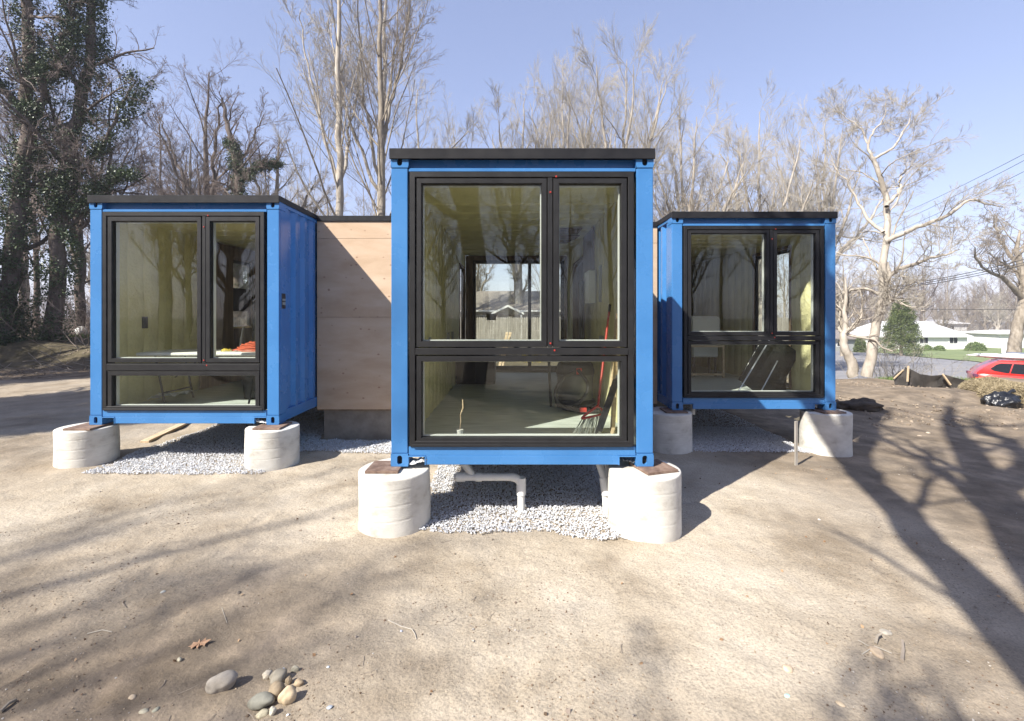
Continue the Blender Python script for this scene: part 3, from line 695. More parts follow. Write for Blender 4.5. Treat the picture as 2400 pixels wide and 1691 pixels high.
piers = [
 ('round concrete pier under the far left front corner of the left container', -5.50, 5.90, .315),
 ('round concrete pier under the right front corner of the left container', -3.10, 5.90, .315),
 ('round concrete pier under the left front corner of the middle container', -1.10, 4.28, .325),
 ('brightest round concrete pier under the right front corner of the middle container', 1.24, 4.28, .33),
 ('shaded round concrete pier under the left front corner of the right container', 2.36, 6.86, .33),
 ('round concrete pier crossed by a branch shadow under the rightmost container corner', 4.72, 6.86, .33)]
for l, x, y, r_ in piers: pier(l, x, y, r_, gz(x, y-.3)-.0)
pl = [('rusty plate beneath the left container, far left corner', -5.42, 5.83, .34, 0), ('rusty plate beneath the left container, right corner', -3.08, 5.86, .34, .02),
      ('rusty plate beneath the middle container, left corner', -1.18, 4.26, .30, -.0), ('rusty plate beneath the middle container, right corner', 1.32, 4.26, .32, .3),
      ('shaded rusty plate beneath the right container, left corner', 2.42, 6.82, .32, 0), ('rusty plate beneath the right container, right corner', 4.70, 6.80, .34, .1)]
for a in pl: plate(a[0], a[1], a[2], a[3], a[4])

# torn membrane showing in the fork pockets
def crumple(name, label, c, sx, sy, sz, m, seed, cat='plastic sheet'):
    r_ = np.random.default_rng(seed); n1, n2 = 12, 7; vs = []; fs = []
    for j in range(n2):
        for i in range(n1):
            u, v = i/(n1-1)-.5, j/(n2-1)-.5
            vs.append((c[0]+u*sx+r_.normal(0,.006), c[1]+v*sy+r_.normal(0,.005), c[2]+sz*(u*.8)+r_.normal(0,abs(sz)*.22)))
    for j in range(n2-1):
        for i in range(n1-1): fs.append((j*n1+i, j*n1+i+1, (j+1)*n1+i+1, (j+1)*n1+i))
    V = vs + [(v[0], v[1], v[2]-.003) for v in vs]; o = len(vs)
    fs += [tuple(x+o for x in f[::-1]) for f in fs]
    mb = MB(); mb.add(V, fs); return tag(mb.build(name, m, None, True, fix=False), label, cat)
x0m = CM[0]-WD/2; x1m = CM[0]+WD/2
crumple('torn_membrane', 'crumpled white membrane poking out of the middle container left fork pocket', (x0m+.25, 4.29, .595), .16, .12, .05, M['paper'], 3)
crumple('torn_membrane', 'torn bluish membrane in the middle container right fork pocket', (x1m-.24, 4.31, .60), .15, .1, -.035, M['steel'], 4)
crumple('torn_membrane', 'torn pale membrane in the left container right fork pocket', (CL[0]+WD/2-.24, 5.92, .59), .15, .1, -.035, M['paper'], 5)

# ------------------------------------------------------------------ pipes and sticks near the piers
def pipe(name, label, parts, m='pvc', cat='pipe'):
    t = thing(name, label, cat, (0,0,0))
    for nm, pts, r_ in parts:
        mb = MB(); mb.tube(pts, r_, 16); mb.build(nm, M[m], t, True)
    return t
def arc(c, r_, a0, a1, ax, ay, n=8):
    c, ax, ay = Vector(c), Vector(ax), Vector(ay)
    return [c + ax*(r_*math.cos(a0+(a1-a0)*i/n)) + ay*(r_*math.sin(a0+(a1-a0)*i/n)) for i in range(n+1)]
yp = 4.55
def PX(px, py, D): return Vector(((px-1200)/F*D, D, EYE-(py-742)/F*D))
el = arc(PX(1198, 1142, yp), .10, math.pi/2, 0, (1,0,0), (0,0,1))
pA = PX(1078, 1115, yp); z_ = el[0].z
pipe('drain_pipe', 'white drain pipe bending down into the gravel under the middle container', [
    ('pipe_run', [(pA.x, yp, z_), (el[0].x+.005, yp, z_)], .036),
    ('elbow', el, .041), ('pipe_run', [(el[-1].x, yp, el[-1].z+.01), (el[-1].x, yp, 0.0)], .036),
    ('coupling', [(el[-1].x, yp, .34), (el[-1].x, yp, .17)], .047),
    ('coupling', [(pA.x-.04, yp, z_), (pA.x+.05, yp, z_)], .046), ('coupling', [(pA.x+.16, yp, z_), (pA.x+.22, yp, z_)], .044),
    ('pipe_run', [(pA.x+.13, yp+.01, z_+.01), (pA.x+.02, yp+.05, z_+.14), (pA.x+.02, yp+.05, .62)], .036),
    ('cap', [(pA.x-.045, yp, z_), (pA.x-.06, yp, z_)], .030)])
xp = 1.0
pipe('drain_pipe', 'white vertical drain pipe beside the bright right pier', [
    ('pipe_run', [(.83, 4.75, .66), (.93, 4.55, .30), (.94, 4.53, -.02)], .036), ('coupling', [(.92, 4.57, .33), (.94, 4.53, .17)], .047),
    ('pipe_run', [(.98, 4.9, .66), (1.0, 4.66, .3), (1.0, 4.64, -.02)], .032), ('strap', [(.92, 4.50, .1), (1.03, 4.66, .12)], .008)])
pipe('drain_stub', 'short white pipe stub hanging beneath the right container', [('pipe_run', [(2.86, 7.2, .66), (2.86, 7.2, .40)], .036)], cat='pipe')
mb = MB(); mb.tube([(-1.36, 5.0, .47), (-1.30, 5.0, .47)], .03, 10); mb.tube([(-1.33, 5.0, .48), (-1.33, 5.0, .35)], .02, 10)
# stake by the right pier
sx_, sy_ = 3.80, 6.09; sz_ = gz(sx_, sy_)
mb = MB(); mb.obox((0,0,.26), (.042, .02, .66), (1,.1,0), ch=.002); o = mb.build('survey_stake', M['greywood']); o.location = (sx_, sy_, sz_); o.rotation_euler = (0, 0, .2)
tag(o, 'thin weathered wooden stake standing upright left of the rightmost pier', 'stake')
# plank on the gravel
mb = MB(); mb.obox((0,0,0), (1.5, .12, .035), (1,0,0), ch=.003); o = mb.build('loose_plank', M['wood'])
a, b = PX(360, 1045, 6.9), PX(465, 1009, 8.2); o.location = ((a.x+b.x)/2, 7.45, gz(-4.9, 7.3)+.055); o.rotation_euler = (0, -.02, math.atan2(8.2-6.9, b.x-a.x))
tag(o, 'wooden plank lying on the gravel under the left container', 'plank')

# ------------------------------------------------------------------ things inside the rooms
FZ = .704
def smooth_path(pts, n):
    pts = np.array(pts, float); seg = np.linspace(0, len(pts)-1, n); i = np.minimum(seg.astype(int), len(pts)-2); w = (seg-i)[:, None]
    g = lambda k: pts[np.clip(k, 0, len(pts)-1)]
    p0, p1, p2, p3 = g(i-1), g(i), g(i+1), g(i+2)
    return .5*((2*p1)+(-p0+p2)*w+(2*p0-5*p1+4*p2-p3)*w**2+(-p0+3*p1-3*p2+p3)*w**3)
def P3(name, mb, m, par, sm=False): return mb.build(name, M[m] if isinstance(m, str) else m, par, sm)
# left room: folding table, cord, boards
t = thing('folding_table', 'long white folding table inside the left container', 'table', (-4.25, 6.62, FZ))
mb = MB(); mb.box(-.93, .93, -.36, .36, .70, .745, .012); P3('tabletop', mb, 'white', t)
for sx in (-1, 1):
    mb = MB(); mb.tube([(sx*.72, -.28, .70), (sx*.58, -.28, 0.012)], .014, 8); P3('leg', mb, 'black', t, True)
    mb = MB(); mb.tube([(sx*.72, .28, .70), (sx*.58, .28, 0.012)], .014, 8); P3('leg', mb, 'black', t, True)
    mb = MB(); mb.tube([(sx*.61, -.28, .18), (sx*.61, .28, .18)], .011, 8); mb.tube([(sx*.65, 0, .36), (sx*.2, 0, .69)], .010, 8); P3('brace', mb, 'black', t, True)
def coil(name, label, c, r_, h, turns, rad_, m, seed, cat, squash=1.0):
    r2 = random.Random(seed); pts = []
    for k in range(turns*14):
        a = 2*math.pi*k/14; q = k/(turns*14)
        rr = r_*(1-.75*q*r2.uniform(.75, 1.15))
        pts.append((c[0]+rr*math.cos(a)*1.5, c[1]+rr*math.sin(a)*squash, c[2]+rad_+h*q+r2.uniform(-.012,.014)))
    mb = MB(); mb.tube(pts, rad_, 6); return tag(P3(name, mb, m, None, True), label, cat)
coil('extension_cord', 'tangled orange extension cord heaped on the white table', (-3.72, 6.62, FZ+.745), .22, .12, 9, .009, 'orange', 5, 'cord')
mb = MB(); mb.box(-.09, .09, -.06, .06, 0, .05, .015); mb.box(-.05, .06, -.05, .04, .051, .09, .01); o = P3('tool_pouch', mb, 'yellow', None); o.location = (-3.50, 6.45, FZ+.746); tag(o, 'small yellow pouch beside the orange cord', 'pouch')
coil('yellow_strap', 'loose yellow strap left of the orange cord', (-4.08, 6.5, FZ+.746), .05, .03, 4, .005, 'yellow', 8, 'strap')
t = thing('whiteboard', 'grey board in a black frame standing behind the table', 'board', (-4.15, 7.9, FZ), rad(8))
mb = MB(); mb.box(-.30, .30, 0, .02, .75, 1.33, .003); P3('board_sheet', mb, 'grey', t)
mb = MB()
for (a, b, c, d) in ((-.34,-.305,0,1.55),(.305,.34,0,1.55),(-.304,.304,1.335,1.36),(-.304,.304,1.52,1.55),(-.304,.304,.70,.745)): mb.box(a, b, -.005, .03, c, d, .003)
P3('board_frame', mb, 'black', t)
mb = MB(); mb.tube([(0,0,0),(0,.0,.16),(0.02,0,.34)], [.045,.03,.016], 10); o = P3('shop_light', mb, 'black', None, True); o.location = (-4.02, 7.0+.1, FZ+.0); 
o.location = (-4.0, 6.75, FZ+.746); tag(o, 'small black tool standing upright on the table', 'tool')
t = thing('tool_bucket', 'dark bucket on the floor under the table', 'bucket', (-3.95, 6.95, FZ))
mb = MB(); mb.lathe([(.12,0.002),(.15,.34),(.158,.345),(.158,.36),(.14,.36),(.11,.03)], 20); P3('bucket_body', mb, 'black', t, True)
mb = MB(); mb.tube(arc((0,0,.34), .15, 0, math.pi, (1,0,0), (0,-.5,.86), 10), .005, 6); P3('handle', mb, 'steel', t, True)
crumple('plastic_wrap', 'crumpled clear wrap on the floor behind the left low pane', (-4.95, 6.6, FZ+.12), .45, .3, .08, M['paper'], 9)

# middle room: broom, push broom, studs, vacuum, cabinet, stub
def lean(p0, p1): return [Vector(p0), Vector(p1)]
t = thing('broom', 'red handled broom with grey bristles leaning on the right wall', 'broom', (0,0,0))
bx, by = .86, 4.80
h0, h1 = Vector((bx+.05, by+.02, FZ+.28)), Vector((1.14, 5.35, 2.0))
mb = MB(); mb.tube([h0, h1], .013, 10); P3('handle', mb, 'red', t, True)
mb = MB(); mb.tube([h1, h1+(h1-h0).normalized()*.10], [.014,.018], 10); P3('grip', mb, 'black', t, True)
mb = MB(); mb.tube([(bx-.13, by-.02, FZ+.17), (bx-.10, by-.01, FZ+.20), (bx+.05, by+.02, FZ+.30), (bx+.10, by+.02, FZ+.25), (bx+.10, by+.02, FZ+.21)], .013, 8); mb.tube([(bx-.13, by-.02, FZ+.17), (bx+.10, by+.02, FZ+.21)], .013, 8); P3('broom_head', mb, 'red', t, True)
mb = MB()
for q in range(90):
    u = rnd.random(); x_ = bx-.13+.23*u; z0_ = FZ+.165+.04*u
    mb.tube([(x_, by-.02+.04*u+rnd.uniform(-.015,.015), z0_), (x_-.03-.07*(1-u)+rnd.uniform(-.01,.01), by-.03+rnd.uniform(-.04,.04), FZ+.003+rnd.uniform(0,.01))], .0022, 3)
o = P3('bristles', mb, 'grey', t); o['kind'] = 'stuff'
t = thing('push_broom', 'black push broom with pale wooden handle leaning in the right corner', 'broom', (0,0,0))
mb = MB(); mb.tube([(1.0, 4.66, FZ+.36), (1.15, 5.0, 1.98)], .015, 10); P3('handle', mb, 'wood', t, True)
mb = MB(); mb.obox((.99, 4.64, FZ+.36), (.60, .05, .035), (.36,.05,1.0), (0,1,0), .006); P3('broom_block', mb, 'black', t)
mb = MB()
for q in range(150):
    u = rnd.random(); p = Vector((.875+.20*u, 4.63+.03*u, FZ+.06+.56*u)); 
    mb.tube([p + Vector((.0,.0,0)), p + Vector((-.045, -.02, -.02)), p + Vector((-.06+rnd.uniform(-.01,.01), -.03, -.09-.04*rnd.random()))], .003, 3)
o = P3('bristles', mb, 'black', t); o['kind'] = 'stuff'
for k, (x_, y_, h_, lab) in enumerate(((1.12, 4.85, 1.22, 'pale lumber stud leaning at the right wall beside the brooms'), (1.155, 5.02, 1.05, 'shorter lumber offcut against the right wall behind the brooms'))):
    mb = MB(); mb.obox((x_-.02, y_, FZ+h_/2+.004), (h_, .038, .07), (.06,.05,1.0), (0,1,0), .002); tag(P3('lumber_stud', mb, 'wood', None), lab, 'lumber')
t = thing('shop_vacuum', 'black and grey shop vacuum with red latches on the subfloor', 'vacuum', (.86, 6.2, FZ))
mb = MB(); mb.lathe([(.20,.09),(.235,.14),(.245,.42),(.255,.44),(.255,.47)], 24); P3('drum', mb, noisy(mat('vacuum_drum', (.07,.075,.075), .45), [(.06,.065,.065),(.09,.095,.095)], 4), t, True)
mb = MB(); mb.lathe([(.262,.472),(.262,.52),(.24,.60),(.17,.68),(.10,.70)], 24); mb.tube([(-.09,0,.69),(-.07,0,.75),(.07,0,.75),(.09,0,.69)], .014, 8); P3('motor_head', mb, 'black', t, True)
mb = MB(); mb.lathe([(.27,.055),(.28,.09),(.25,.13),(.20,.135)], 24); P3('base', mb, 'black', t, True)
for a in range(5):
    mb = MB(); x_, y_ = .24*math.cos(a*1.257+.5), .24*math.sin(a*1.257+.5); mb.tube([(x_-.012,y_,.032),(x_+.012,y_,.032)], .031, 12); P3('caster', mb, 'black', t, True)
sm_ = lambda pts: [tuple(q) for q in __import__('numpy').array(smooth_path(pts, 24))]
mb = MB(); mb.tube(sm_([(-.05,-.26,.52),(-.2,-.34,.45),(-.30,-.30,.25),(-.22,-.33,.08),(0,-.38,.035),(.25,-.36,.032),(.33,-.2,.032)]), .024, 10)
mb.tube(sm_([(.0,-.27,.55),(.12,-.36,.35),(.02,-.34,.15),(-.15,-.30,.07)]), .024, 10); P3('hose', mb, 'black', t, True)
mb = MB(); mb.box(-.02,.05,-.275,-.255,.49,.57,.004); P3('latch', mb, 'red', t)
mb = MB(); mb.box(.0,.09,-.43,-.40,.03,.085,.006); P3('nozzle_tip', mb, 'red', t)
mb = MB(); mb.tube([(-.33,.0,.02),(-.36,.02,.72),(-.33,-.05,.76)], .018, 8); P3('wand', mb, 'black', t, True)
t = thing('tool_cabinet', 'dark cabinet in the far left corner of the middle room', 'cabinet', (-.62, 8.6, FZ))
mb = MB(); mb.box(-.40,.30,-.25,.3,.0,.02); mb.box(-.41,.31,-.26,.31,.021,.80,.006); P3('cabinet_body', mb, M['plastic_black'], t)
mb = MB(); mb.box(-.40,-.06,-.275,-.261,.05,.77,.004); mb.box(-.04,.30,-.275,-.261,.05,.77,.004); P3('cabinet_door', mb, M['cap'], t)
t = thing('pipe_stub', 'short white pipe stub with a bent stick beside the left low pane', 'pipe', (-.52, 4.52, FZ))
mb = MB(); mb.tube([(0,0,.001),(0,0,.115)], .034, 16); mb.tube([(0,0,.11),(0,0,.125)], .037, 16); P3('stub', mb, 'pvc', t, True)
mb = MB(); mb.tube([(0,0,.12),(.012,0,.20),(.008,0,.27),(.035,0,.34),(.03,0,.42)], [.005,.006,.006,.009,.006], 6); P3('stick', mb, 'wood', t, True)
coil('cable_coil', 'dark cable coil hung on the right wall by the door opening', (0,0,0), .16, .03, 4, .009, 'black', 3, 'cable', .6)
o = bpy.data.objects['cable_coil']; o.rotation_euler = (0, rad(90), 0); o.location = (xmR-.07, 7.55, 1.95)
# right room
t = thing('leaning_panel', 'large dark panel leaning in the low right of the right container', 'panel', (0,0,0))
def slab(name, c, w, h, th, rx, rz, m, par, ch=.006):
    mb = MB(); mb.box(-w/2, w/2, -th/2, th/2, 0, h, ch); o = mb.build(name, M[m] if isinstance(m, str) else m, par); o.location = c; o.rotation_euler = (0, rx, rz); return o
slab('panel_sheet', (3.98, 7.45, FZ+.01), .75, .98, .03, rad(33), rad(12), 'plastic_black', t)
mb = MB(); mb.tube([(3.62,7.30,FZ+.03),(4.22,7.42,FZ+.90)], .012, 6); mb.tube([(4.0,7.33,FZ+.02),(4.34,7.44,FZ+.52)], .010, 6); P3('edge_trim', mb, 'steel', t, True)
t = thing('leaning_panel', 'second dark panel flat behind the slanting one', 'panel', (0,0,0)); slab('panel_sheet', (4.38, 7.68, FZ+.0), .5, .70, .05, rad(4), rad(8), 'plastic_black', t)
t = thing('water_heater_box', 'pale grey box with rounded lid seen through the right window', 'appliance', (4.0, 9.6, FZ))
mb = MB(); mb.box(-.27,.27,-.2,.2,.40,.86,.03); P3('box_body', mb, 'sky_panel', t); mb = MB(); mb.box(-.33,.30,-.23,.23,.865,1.25,.05); P3('box_lid', mb, 'paper', t)
for a in (-.22, .22):
    for b in (-.15, .15):
        mb = MB(); mb.box(a-.02, a+.02, b-.02, b+.02, .002, .399); P3('leg', mb, 'black', t)
t = thing('bench_frame', 'low wooden framing at the back of the right room', 'framing', (3.4, 9.2, FZ))
for (a, b, c, d, e, f) in ((-.7,.9,0,.04,.05,.09),(-.7,.9,0,.04,.62,.66),(-.7,-.66,.0,.04,.091,.619),(-.1,-.06,0,.04,.091,.619),(.86,.9,0,.04,.091,.619),(-.7,-.66,.0,.04,.0,.049),(.86,.9,0,.04,0,.049)):
    mb = MB(); mb.box(a,b,c,d,e,f,.002); P3('lumber', mb, 'wood', t)

# ------------------------------------------------------------------ trees
def perp(T):
    a = R.normal(0, 1, T.shape); a -= T*np.sum(a*T, -1, keepdims=True); return a/np.linalg.norm(a, axis=-1, keepdims=True)
def norm(v): return v/np.maximum(np.linalg.norm(v, axis=-1, keepdims=True), 1e-9)
def sample(P, r, t):
    n = P.shape[1]-1; f = np.clip(t, 0, .9999)*n; i = f.astype(int); w = (f-i)[..., None]
    ar = np.arange(len(P))[:, None]
    return P[ar, i]*(1-w)+P[ar, i+1]*w, norm(P[ar, i+1]-P[ar, i]), r[ar, i]*(1-w[..., 0])+r[ar, i+1]*w[..., 0]
def level(P, r, L, n, t0, t1, ang, ratio, npt, wob, up, rr, taper=.35, shape=.45, rmin=.004, lmin=0):
    N = len(P); t = t0+(t1-t0)*((np.arange(n)[None]+R.random((N, n)))/n)
    p, T, pr = sample(P, r, t); a = np.radians(R.uniform(*ang, (N, n)))[..., None]
    d = T*np.cos(a)+perp(T)*np.sin(a)
    Lc = L[:, None]*ratio*(1-shape*t)*R.uniform(.7, 1.2, (N, n)); Lc = np.maximum(Lc, lmin)
    p, d, Lc, pr = p.reshape(-1, 3), norm(d.reshape(-1, 3)), Lc.ravel(), pr.ravel()
    out = [p]; st = Lc/(npt-1)
    for k in range(npt-1):
        d = norm(d + R.normal(0, wob, d.shape) + np.array([0, 0, up])); p = p + d*st[:, None]; out.append(p)
    C = np.stack(out, 1); r0 = np.clip(pr*rr*R.uniform(.8, 1.1, len(pr)), rmin, pr*.9+rmin)
    rad_ = r0[:, None]*(1-(1-taper)*np.linspace(0, 1, npt)[None])
    return C, np.maximum(rad_, rmin*.8), Lc
def tubes(P, r, S):
    N, n, _ = P.shape; T = np.empty_like(P); T[:, 1:-1] = P[:, 2:]-P[:, :-2]; T[:, 0] = P[:, 1]-P[:, 0]; T[:, -1] = P[:, -1]-P[:, -2]; T = norm(T)
    ref = np.where(np.abs(T[:, :1, 2:3]) > .8, np.array([1., .1, 0]), np.array([.1, .1, 1.])); ref = np.broadcast_to(ref, T.shape)
    A = norm(ref - T*np.sum(ref*T, -1, keepdims=True)); B = np.cross(T, A)
    an = np.arange(S)*2*np.pi/S
    V = P[:, :, None]+(A[:, :, None]*np.cos(an)[None, None, :, None]+B[:, :, None]*np.sin(an)[None, None, :, None])*r[:, :, None, None]
    i = np.arange(N)[:, None, None]*n*S + np.arange(n-1)[None, :, None]*S; k = np.arange(S)[None, None]; k2 = (k+1) % S
    return V.reshape(-1, 3), np.stack([i+k, i+k2, i+S+k2, i+S+k], -1).reshape(-1, 4)
def join(parts):
    vs, fs, o = [], [], 0
    for V, Fc in parts: vs.append(V); fs.append(Fc+o); o += len(V)
    return np.concatenate(vs), np.concatenate(fs)
def line(pts, rs, n=14, wob=0):
    pts = np.array(pts, float); seg = np.linspace(0, len(pts)-1, n); i = np.minimum(seg.astype(int), len(pts)-2); w = (seg-i)[:, None]
    # catmull-rom through the points
    g = lambda k: pts[np.clip(k, 0, len(pts)-1)]
    p0, p1, p2, p3 = g(i-1), g(i), g(i+1), g(i+2)
    c = .5*((2*p1)+(-p0+p2)*w+(2*p0-5*p1+4*p2-p3)*w**2+(-p0+3*p1-3*p2+p3)*w**3)
    if wob: c[1:-1] += R.normal(0, wob, c[1:-1].shape)
    rr = np.interp(seg, np.arange(len(rs)), rs)
    return c[None], rr[None], np.array([np.linalg.norm(np.diff(c, axis=0), axis=1).sum()])
def tree_mesh(name, mains, levels, bark_m, twig_m, split=1, sides=(12, 7, 5, 3, 3, 3)):
    """mains: list of line() results (trunk and big limbs). Returns trunk mesh, crown mesh"""
    tr = [tubes(a, b, sides[0]) for a, b, c in mains]; cr = []
    src = mains; big = mains
    mx = max(m[0].shape[1] for m in mains)
    def cat(L_):
        P = np.concatenate([line(a[0], [1], a[0].shape[1])[0] if False else np.stack([np.stack([np.interp(np.linspace(0,1,mx), np.linspace(0,1,q.shape[0]), q[:, c]) for c in range(3)], -1) for q in a]) for a, b, c in L_])
        rr = np.concatenate([np.stack([np.interp(np.linspace(0,1,mx), np.linspace(0,1,len(q)), q) for q in b]) for a, b, c in L_])
        return P, rr, np.concatenate([c for a, b, c in L_])
    cur = cat(mains)
    for li, kw in enumerate(levels):
        nxt = level(*cur, **kw)
        (tr if li < split else cr).append(tubes(nxt[0], nxt[1], sides[min(li+1, len(sides)-1)]))
        cur = nxt
    tm = np_mesh(name+'_trunk', *join(tr), smooth=True); tm.materials.append(bark_m)
    cm = np_mesh(name+'_crown', *join(cr), smooth=True); cm.materials.append(twig_m)
    return tm, cm
ntri = 0
def place_tree(meshes, label, x, y, rz=0, s=1, group=None, name='bare_tree', z=None, names=('trunk', 'crown')):
    t = thing(name, label, 'tree', (x, y, (gz(x, y) if z is None else z)-.08), rz, group)
    t.scale = (s, s, s) if isinstance(s, (int, float)) else s
    for nm, me in zip(names, meshes):
        o = bpy.data.objects.new(nm, me); COL.objects.link(o); o.parent = t
    return t
lv = dict
# tall straight forest tree (height ~20)
def forest(seed, lean_=.3, H=20, r0=.18, pal='mid'):
    global R
    R = np.random.default_rng(seed); a = R.uniform(-lean_, lean_, 2)
    mains = [line([(0,0,-.3),(a[0]*.3,a[1]*.2,H*.25),(a[0]*1.4,a[1],H*.5),(a[0]*1.8,a[1]*2,H*.75),(a[0]*3,a[1]*2,H)], [r0*1.25,r0,r0*.78,r0*.45,.03], 22, .04)]
    for k in range(2):
        g = R.uniform(0, 6.28); b = H*R.uniform(.3, .5); s = R.uniform(1.2, 2.2)
        mains.append(line([(a[0]*.8,a[1]*.6,b),(math.cos(g)*s*.5+a[0],math.sin(g)*s*.5,b+H*.12),(math.cos(g)*s+a[0],math.sin(g)*s,b+H*.26),(math.cos(g)*s*1.3+a[0],math.sin(g)*s*1.2,b+H*.42)], [r0*.5,r0*.38,r0*.24,.02], 18, .06))
    return tree_mesh('forest', mains, [
        lv(n=14, t0=.22, t1=.98, ang=(25,52), ratio=.30, npt=9, wob=.08, up=.09, rr=.30, shape=.35, lmin=2.0),
        lv(n=9, t0=.2, t1=1, ang=(22,48), ratio=.42, npt=6, wob=.10, up=.07, rr=.45, rmin=.007),
        lv(n=6, t0=.2, t1=1, ang=(18,45), ratio=.55, npt=4, wob=.12, up=.06, rr=.55, rmin=.006),
        lv(n=4, t0=.2, t1=1, ang=(14,42), ratio=.6, npt=3, wob=.12, up=.05, rr=.6, rmin=.0045)], M['bark_'+pal], M['twig_'+pal])
def vase(seed, H=22, pal='pale', stems=9, fork=6.0, spread=4.5):
    """short trunk, ascending stems and a fine rounded dome of twigs"""
    global R
    R = np.random.default_rng(seed); mains = [line([(0,0,-.3),(.1,0,fork*.5),(0,.1,fork)], [.40,.32,.28], 8, .03)]
    for k in range(stems):
        a = 2*math.pi*(k+R.uniform(-.3,.3))/stems; s = spread*R.uniform(.55, 1.0) if k else .6
        h = H*.80*math.sqrt(max(.3, 1-.5*(s/spread)**2))*R.uniform(.95, 1.0)
        mains.append(line([(0,0,fork-1.2),(math.cos(a)*s*.25,math.sin(a)*s*.25,fork+1.8),(math.cos(a)*s*.6,math.sin(a)*s*.6,(fork+h)*.52),(math.cos(a)*s,math.sin(a)*s,h)], [.21,.155,.10,.02], 18, .07))
    return tree_mesh('vase', mains, [
        lv(n=9, t0=.25, t1=.99, ang=(22,48), ratio=.36, npt=8, wob=.07, up=.05, rr=.45, shape=.45),
        lv(n=8, t0=.2, t1=1, ang=(20,48), ratio=.46, npt=6, wob=.06, up=.025, rr=.5, rmin=.010, shape=.2),
        lv(n=6, t0=.2, t1=1, ang=(16,42), ratio=.55, npt=4, wob=.05, up=.02, rr=.55, rmin=.006, shape=.1),
        lv(n=4, t0=.2, t1=1, ang=(12,36), ratio=.62, npt=3, wob=.04, up=.02, rr=.6, rmin=.0042, shape=.1)], M['bark_'+pal], M['twig_'+pal], sides=(10,6,4,3,3))
def roundt(seed, H=19, pal='dark', spread=5):
    global R
    R = np.random.default_rng(seed); mains = [line([(0,0,-.3),(.1,0,H*.3),(-.2,.1,H*.6),(0,0,H*.97)], [.34,.28,.17,.03], 18, .06)]
    for k in range(5):
        a = 2*math.pi*(k+R.uniform(-.3,.3))/5; s = spread*R.uniform(.55,.9); b = H*R.uniform(.25,.45)
        mains.append(line([(0,0,b),(math.cos(a)*s*.35,math.sin(a)*s*.35,b+H*.13),(math.cos(a)*s*.7,math.sin(a)*s*.7,b+H*.28),(math.cos(a)*s,math.sin(a)*s,b+H*.42)], [.16,.12,.08,.02], 18, .08))
    return tree_mesh('round', mains, [
        lv(n=14, t0=.2, t1=.98, ang=(24,55), ratio=.30, npt=8, wob=.10, up=.06, rr=.40, shape=.4),
        lv(n=9, t0=.2, t1=1, ang=(20,50), ratio=.46, npt=5, wob=.12, up=.05, rr=.5, rmin=.008),
        lv(n=6, t0=.2, t1=1, ang=(18,48), ratio=.55, npt=4, wob=.12, up=.05, rr=.55, rmin=.006),
        lv(n=4, t0=.2, t1=1, ang=(15,42), ratio=.65, npt=3, wob=.1, up=.04, rr=.6, rmin=.0045)], M['bark_'+pal], M['twig_'+pal], sides=(10,6,4,3,3))
FA, FB = forest(21), forest(22, pal='pale')
VA, VB = vase(31), vase(32, stems=10, spread=5.2)
RA = roundt(41); RB = roundt(42, H=15, pal='mid', spread=5)
FD = forest(23, pal='dark')
def px(pxx, D): return (pxx-1200)/F*D
# behind the containers, left to right
place_tree(RA, 'rounded brown tree with forked crown above the left container', px(490, 29), 29, 0.4, .90)
place_tree(RB, 'lower brown tree between the round tree and the tall pale trunks', px(655, 31), 31, 1.0, .92)
place_tree(RB, 'small spreading brown tree low behind the left container roof', px(335, 34), 34, 2.2, .72)
place_tree(RA, 'dense brown tree in the gap right of the ivy trunks', px(395, 38), 38, 3.5, .62)
place_tree(FB, 'tallest straight pale trunk left of the middle container, nearest of three', px(800, 24), 24, .3, 1.15)
place_tree(FB, 'second tall pale trunk, middle one of the three left of the middle container', px(885, 27), 27, 2.1, 1.25)
place_tree(FA, 'tall grey trunk leaning right, rising just left of the middle container roof', px(900, 23.5), 23.5, 4.0, (1.1, 1.1, 1.2))
place_tree(FB, 'slender pale tree right of the tall trunks, reaching half the frame', px(990, 33), 33, 5.0, .92)
place_tree(FB, 'slim pale sapling behind the middle container roof, left end', px(1060, 38), 38, 1.0, .85)
place_tree(VA, 'pale vase shaped tree at the left of the domed crowns', px(1215, 33), 33, .9, 1.04)
place_tree(VB, 'pale multi stemmed tree with narrow dome left of the largest crown', px(1325, 31), 31, 2.3, (.66, .66, 1.13))
place_tree(VB, 'largest domed pale tree right above the middle container', px(1450, 30), 30, .2, (.92,.92,1.17))
place_tree(VA, 'leaning pale tree at the right edge of the domed crowns', px(1610, 30), 30, 3.1, (.9, .9, 1.06))
place_tree(VA, 'flat topped pale tree above the right container, left one', px(1780, 32), 32, 4.4, (.95, .95, 1.06))
place_tree(VB, 'flat topped pale tree above the right container, right one', px(1920, 34), 34, 5.2, (.9, .9, 1.12))
place_tree(RB, 'low crooked pale tree peeping over the left edge of the right container', px(1620, 24), 24, .7, (.9, .9, .72))
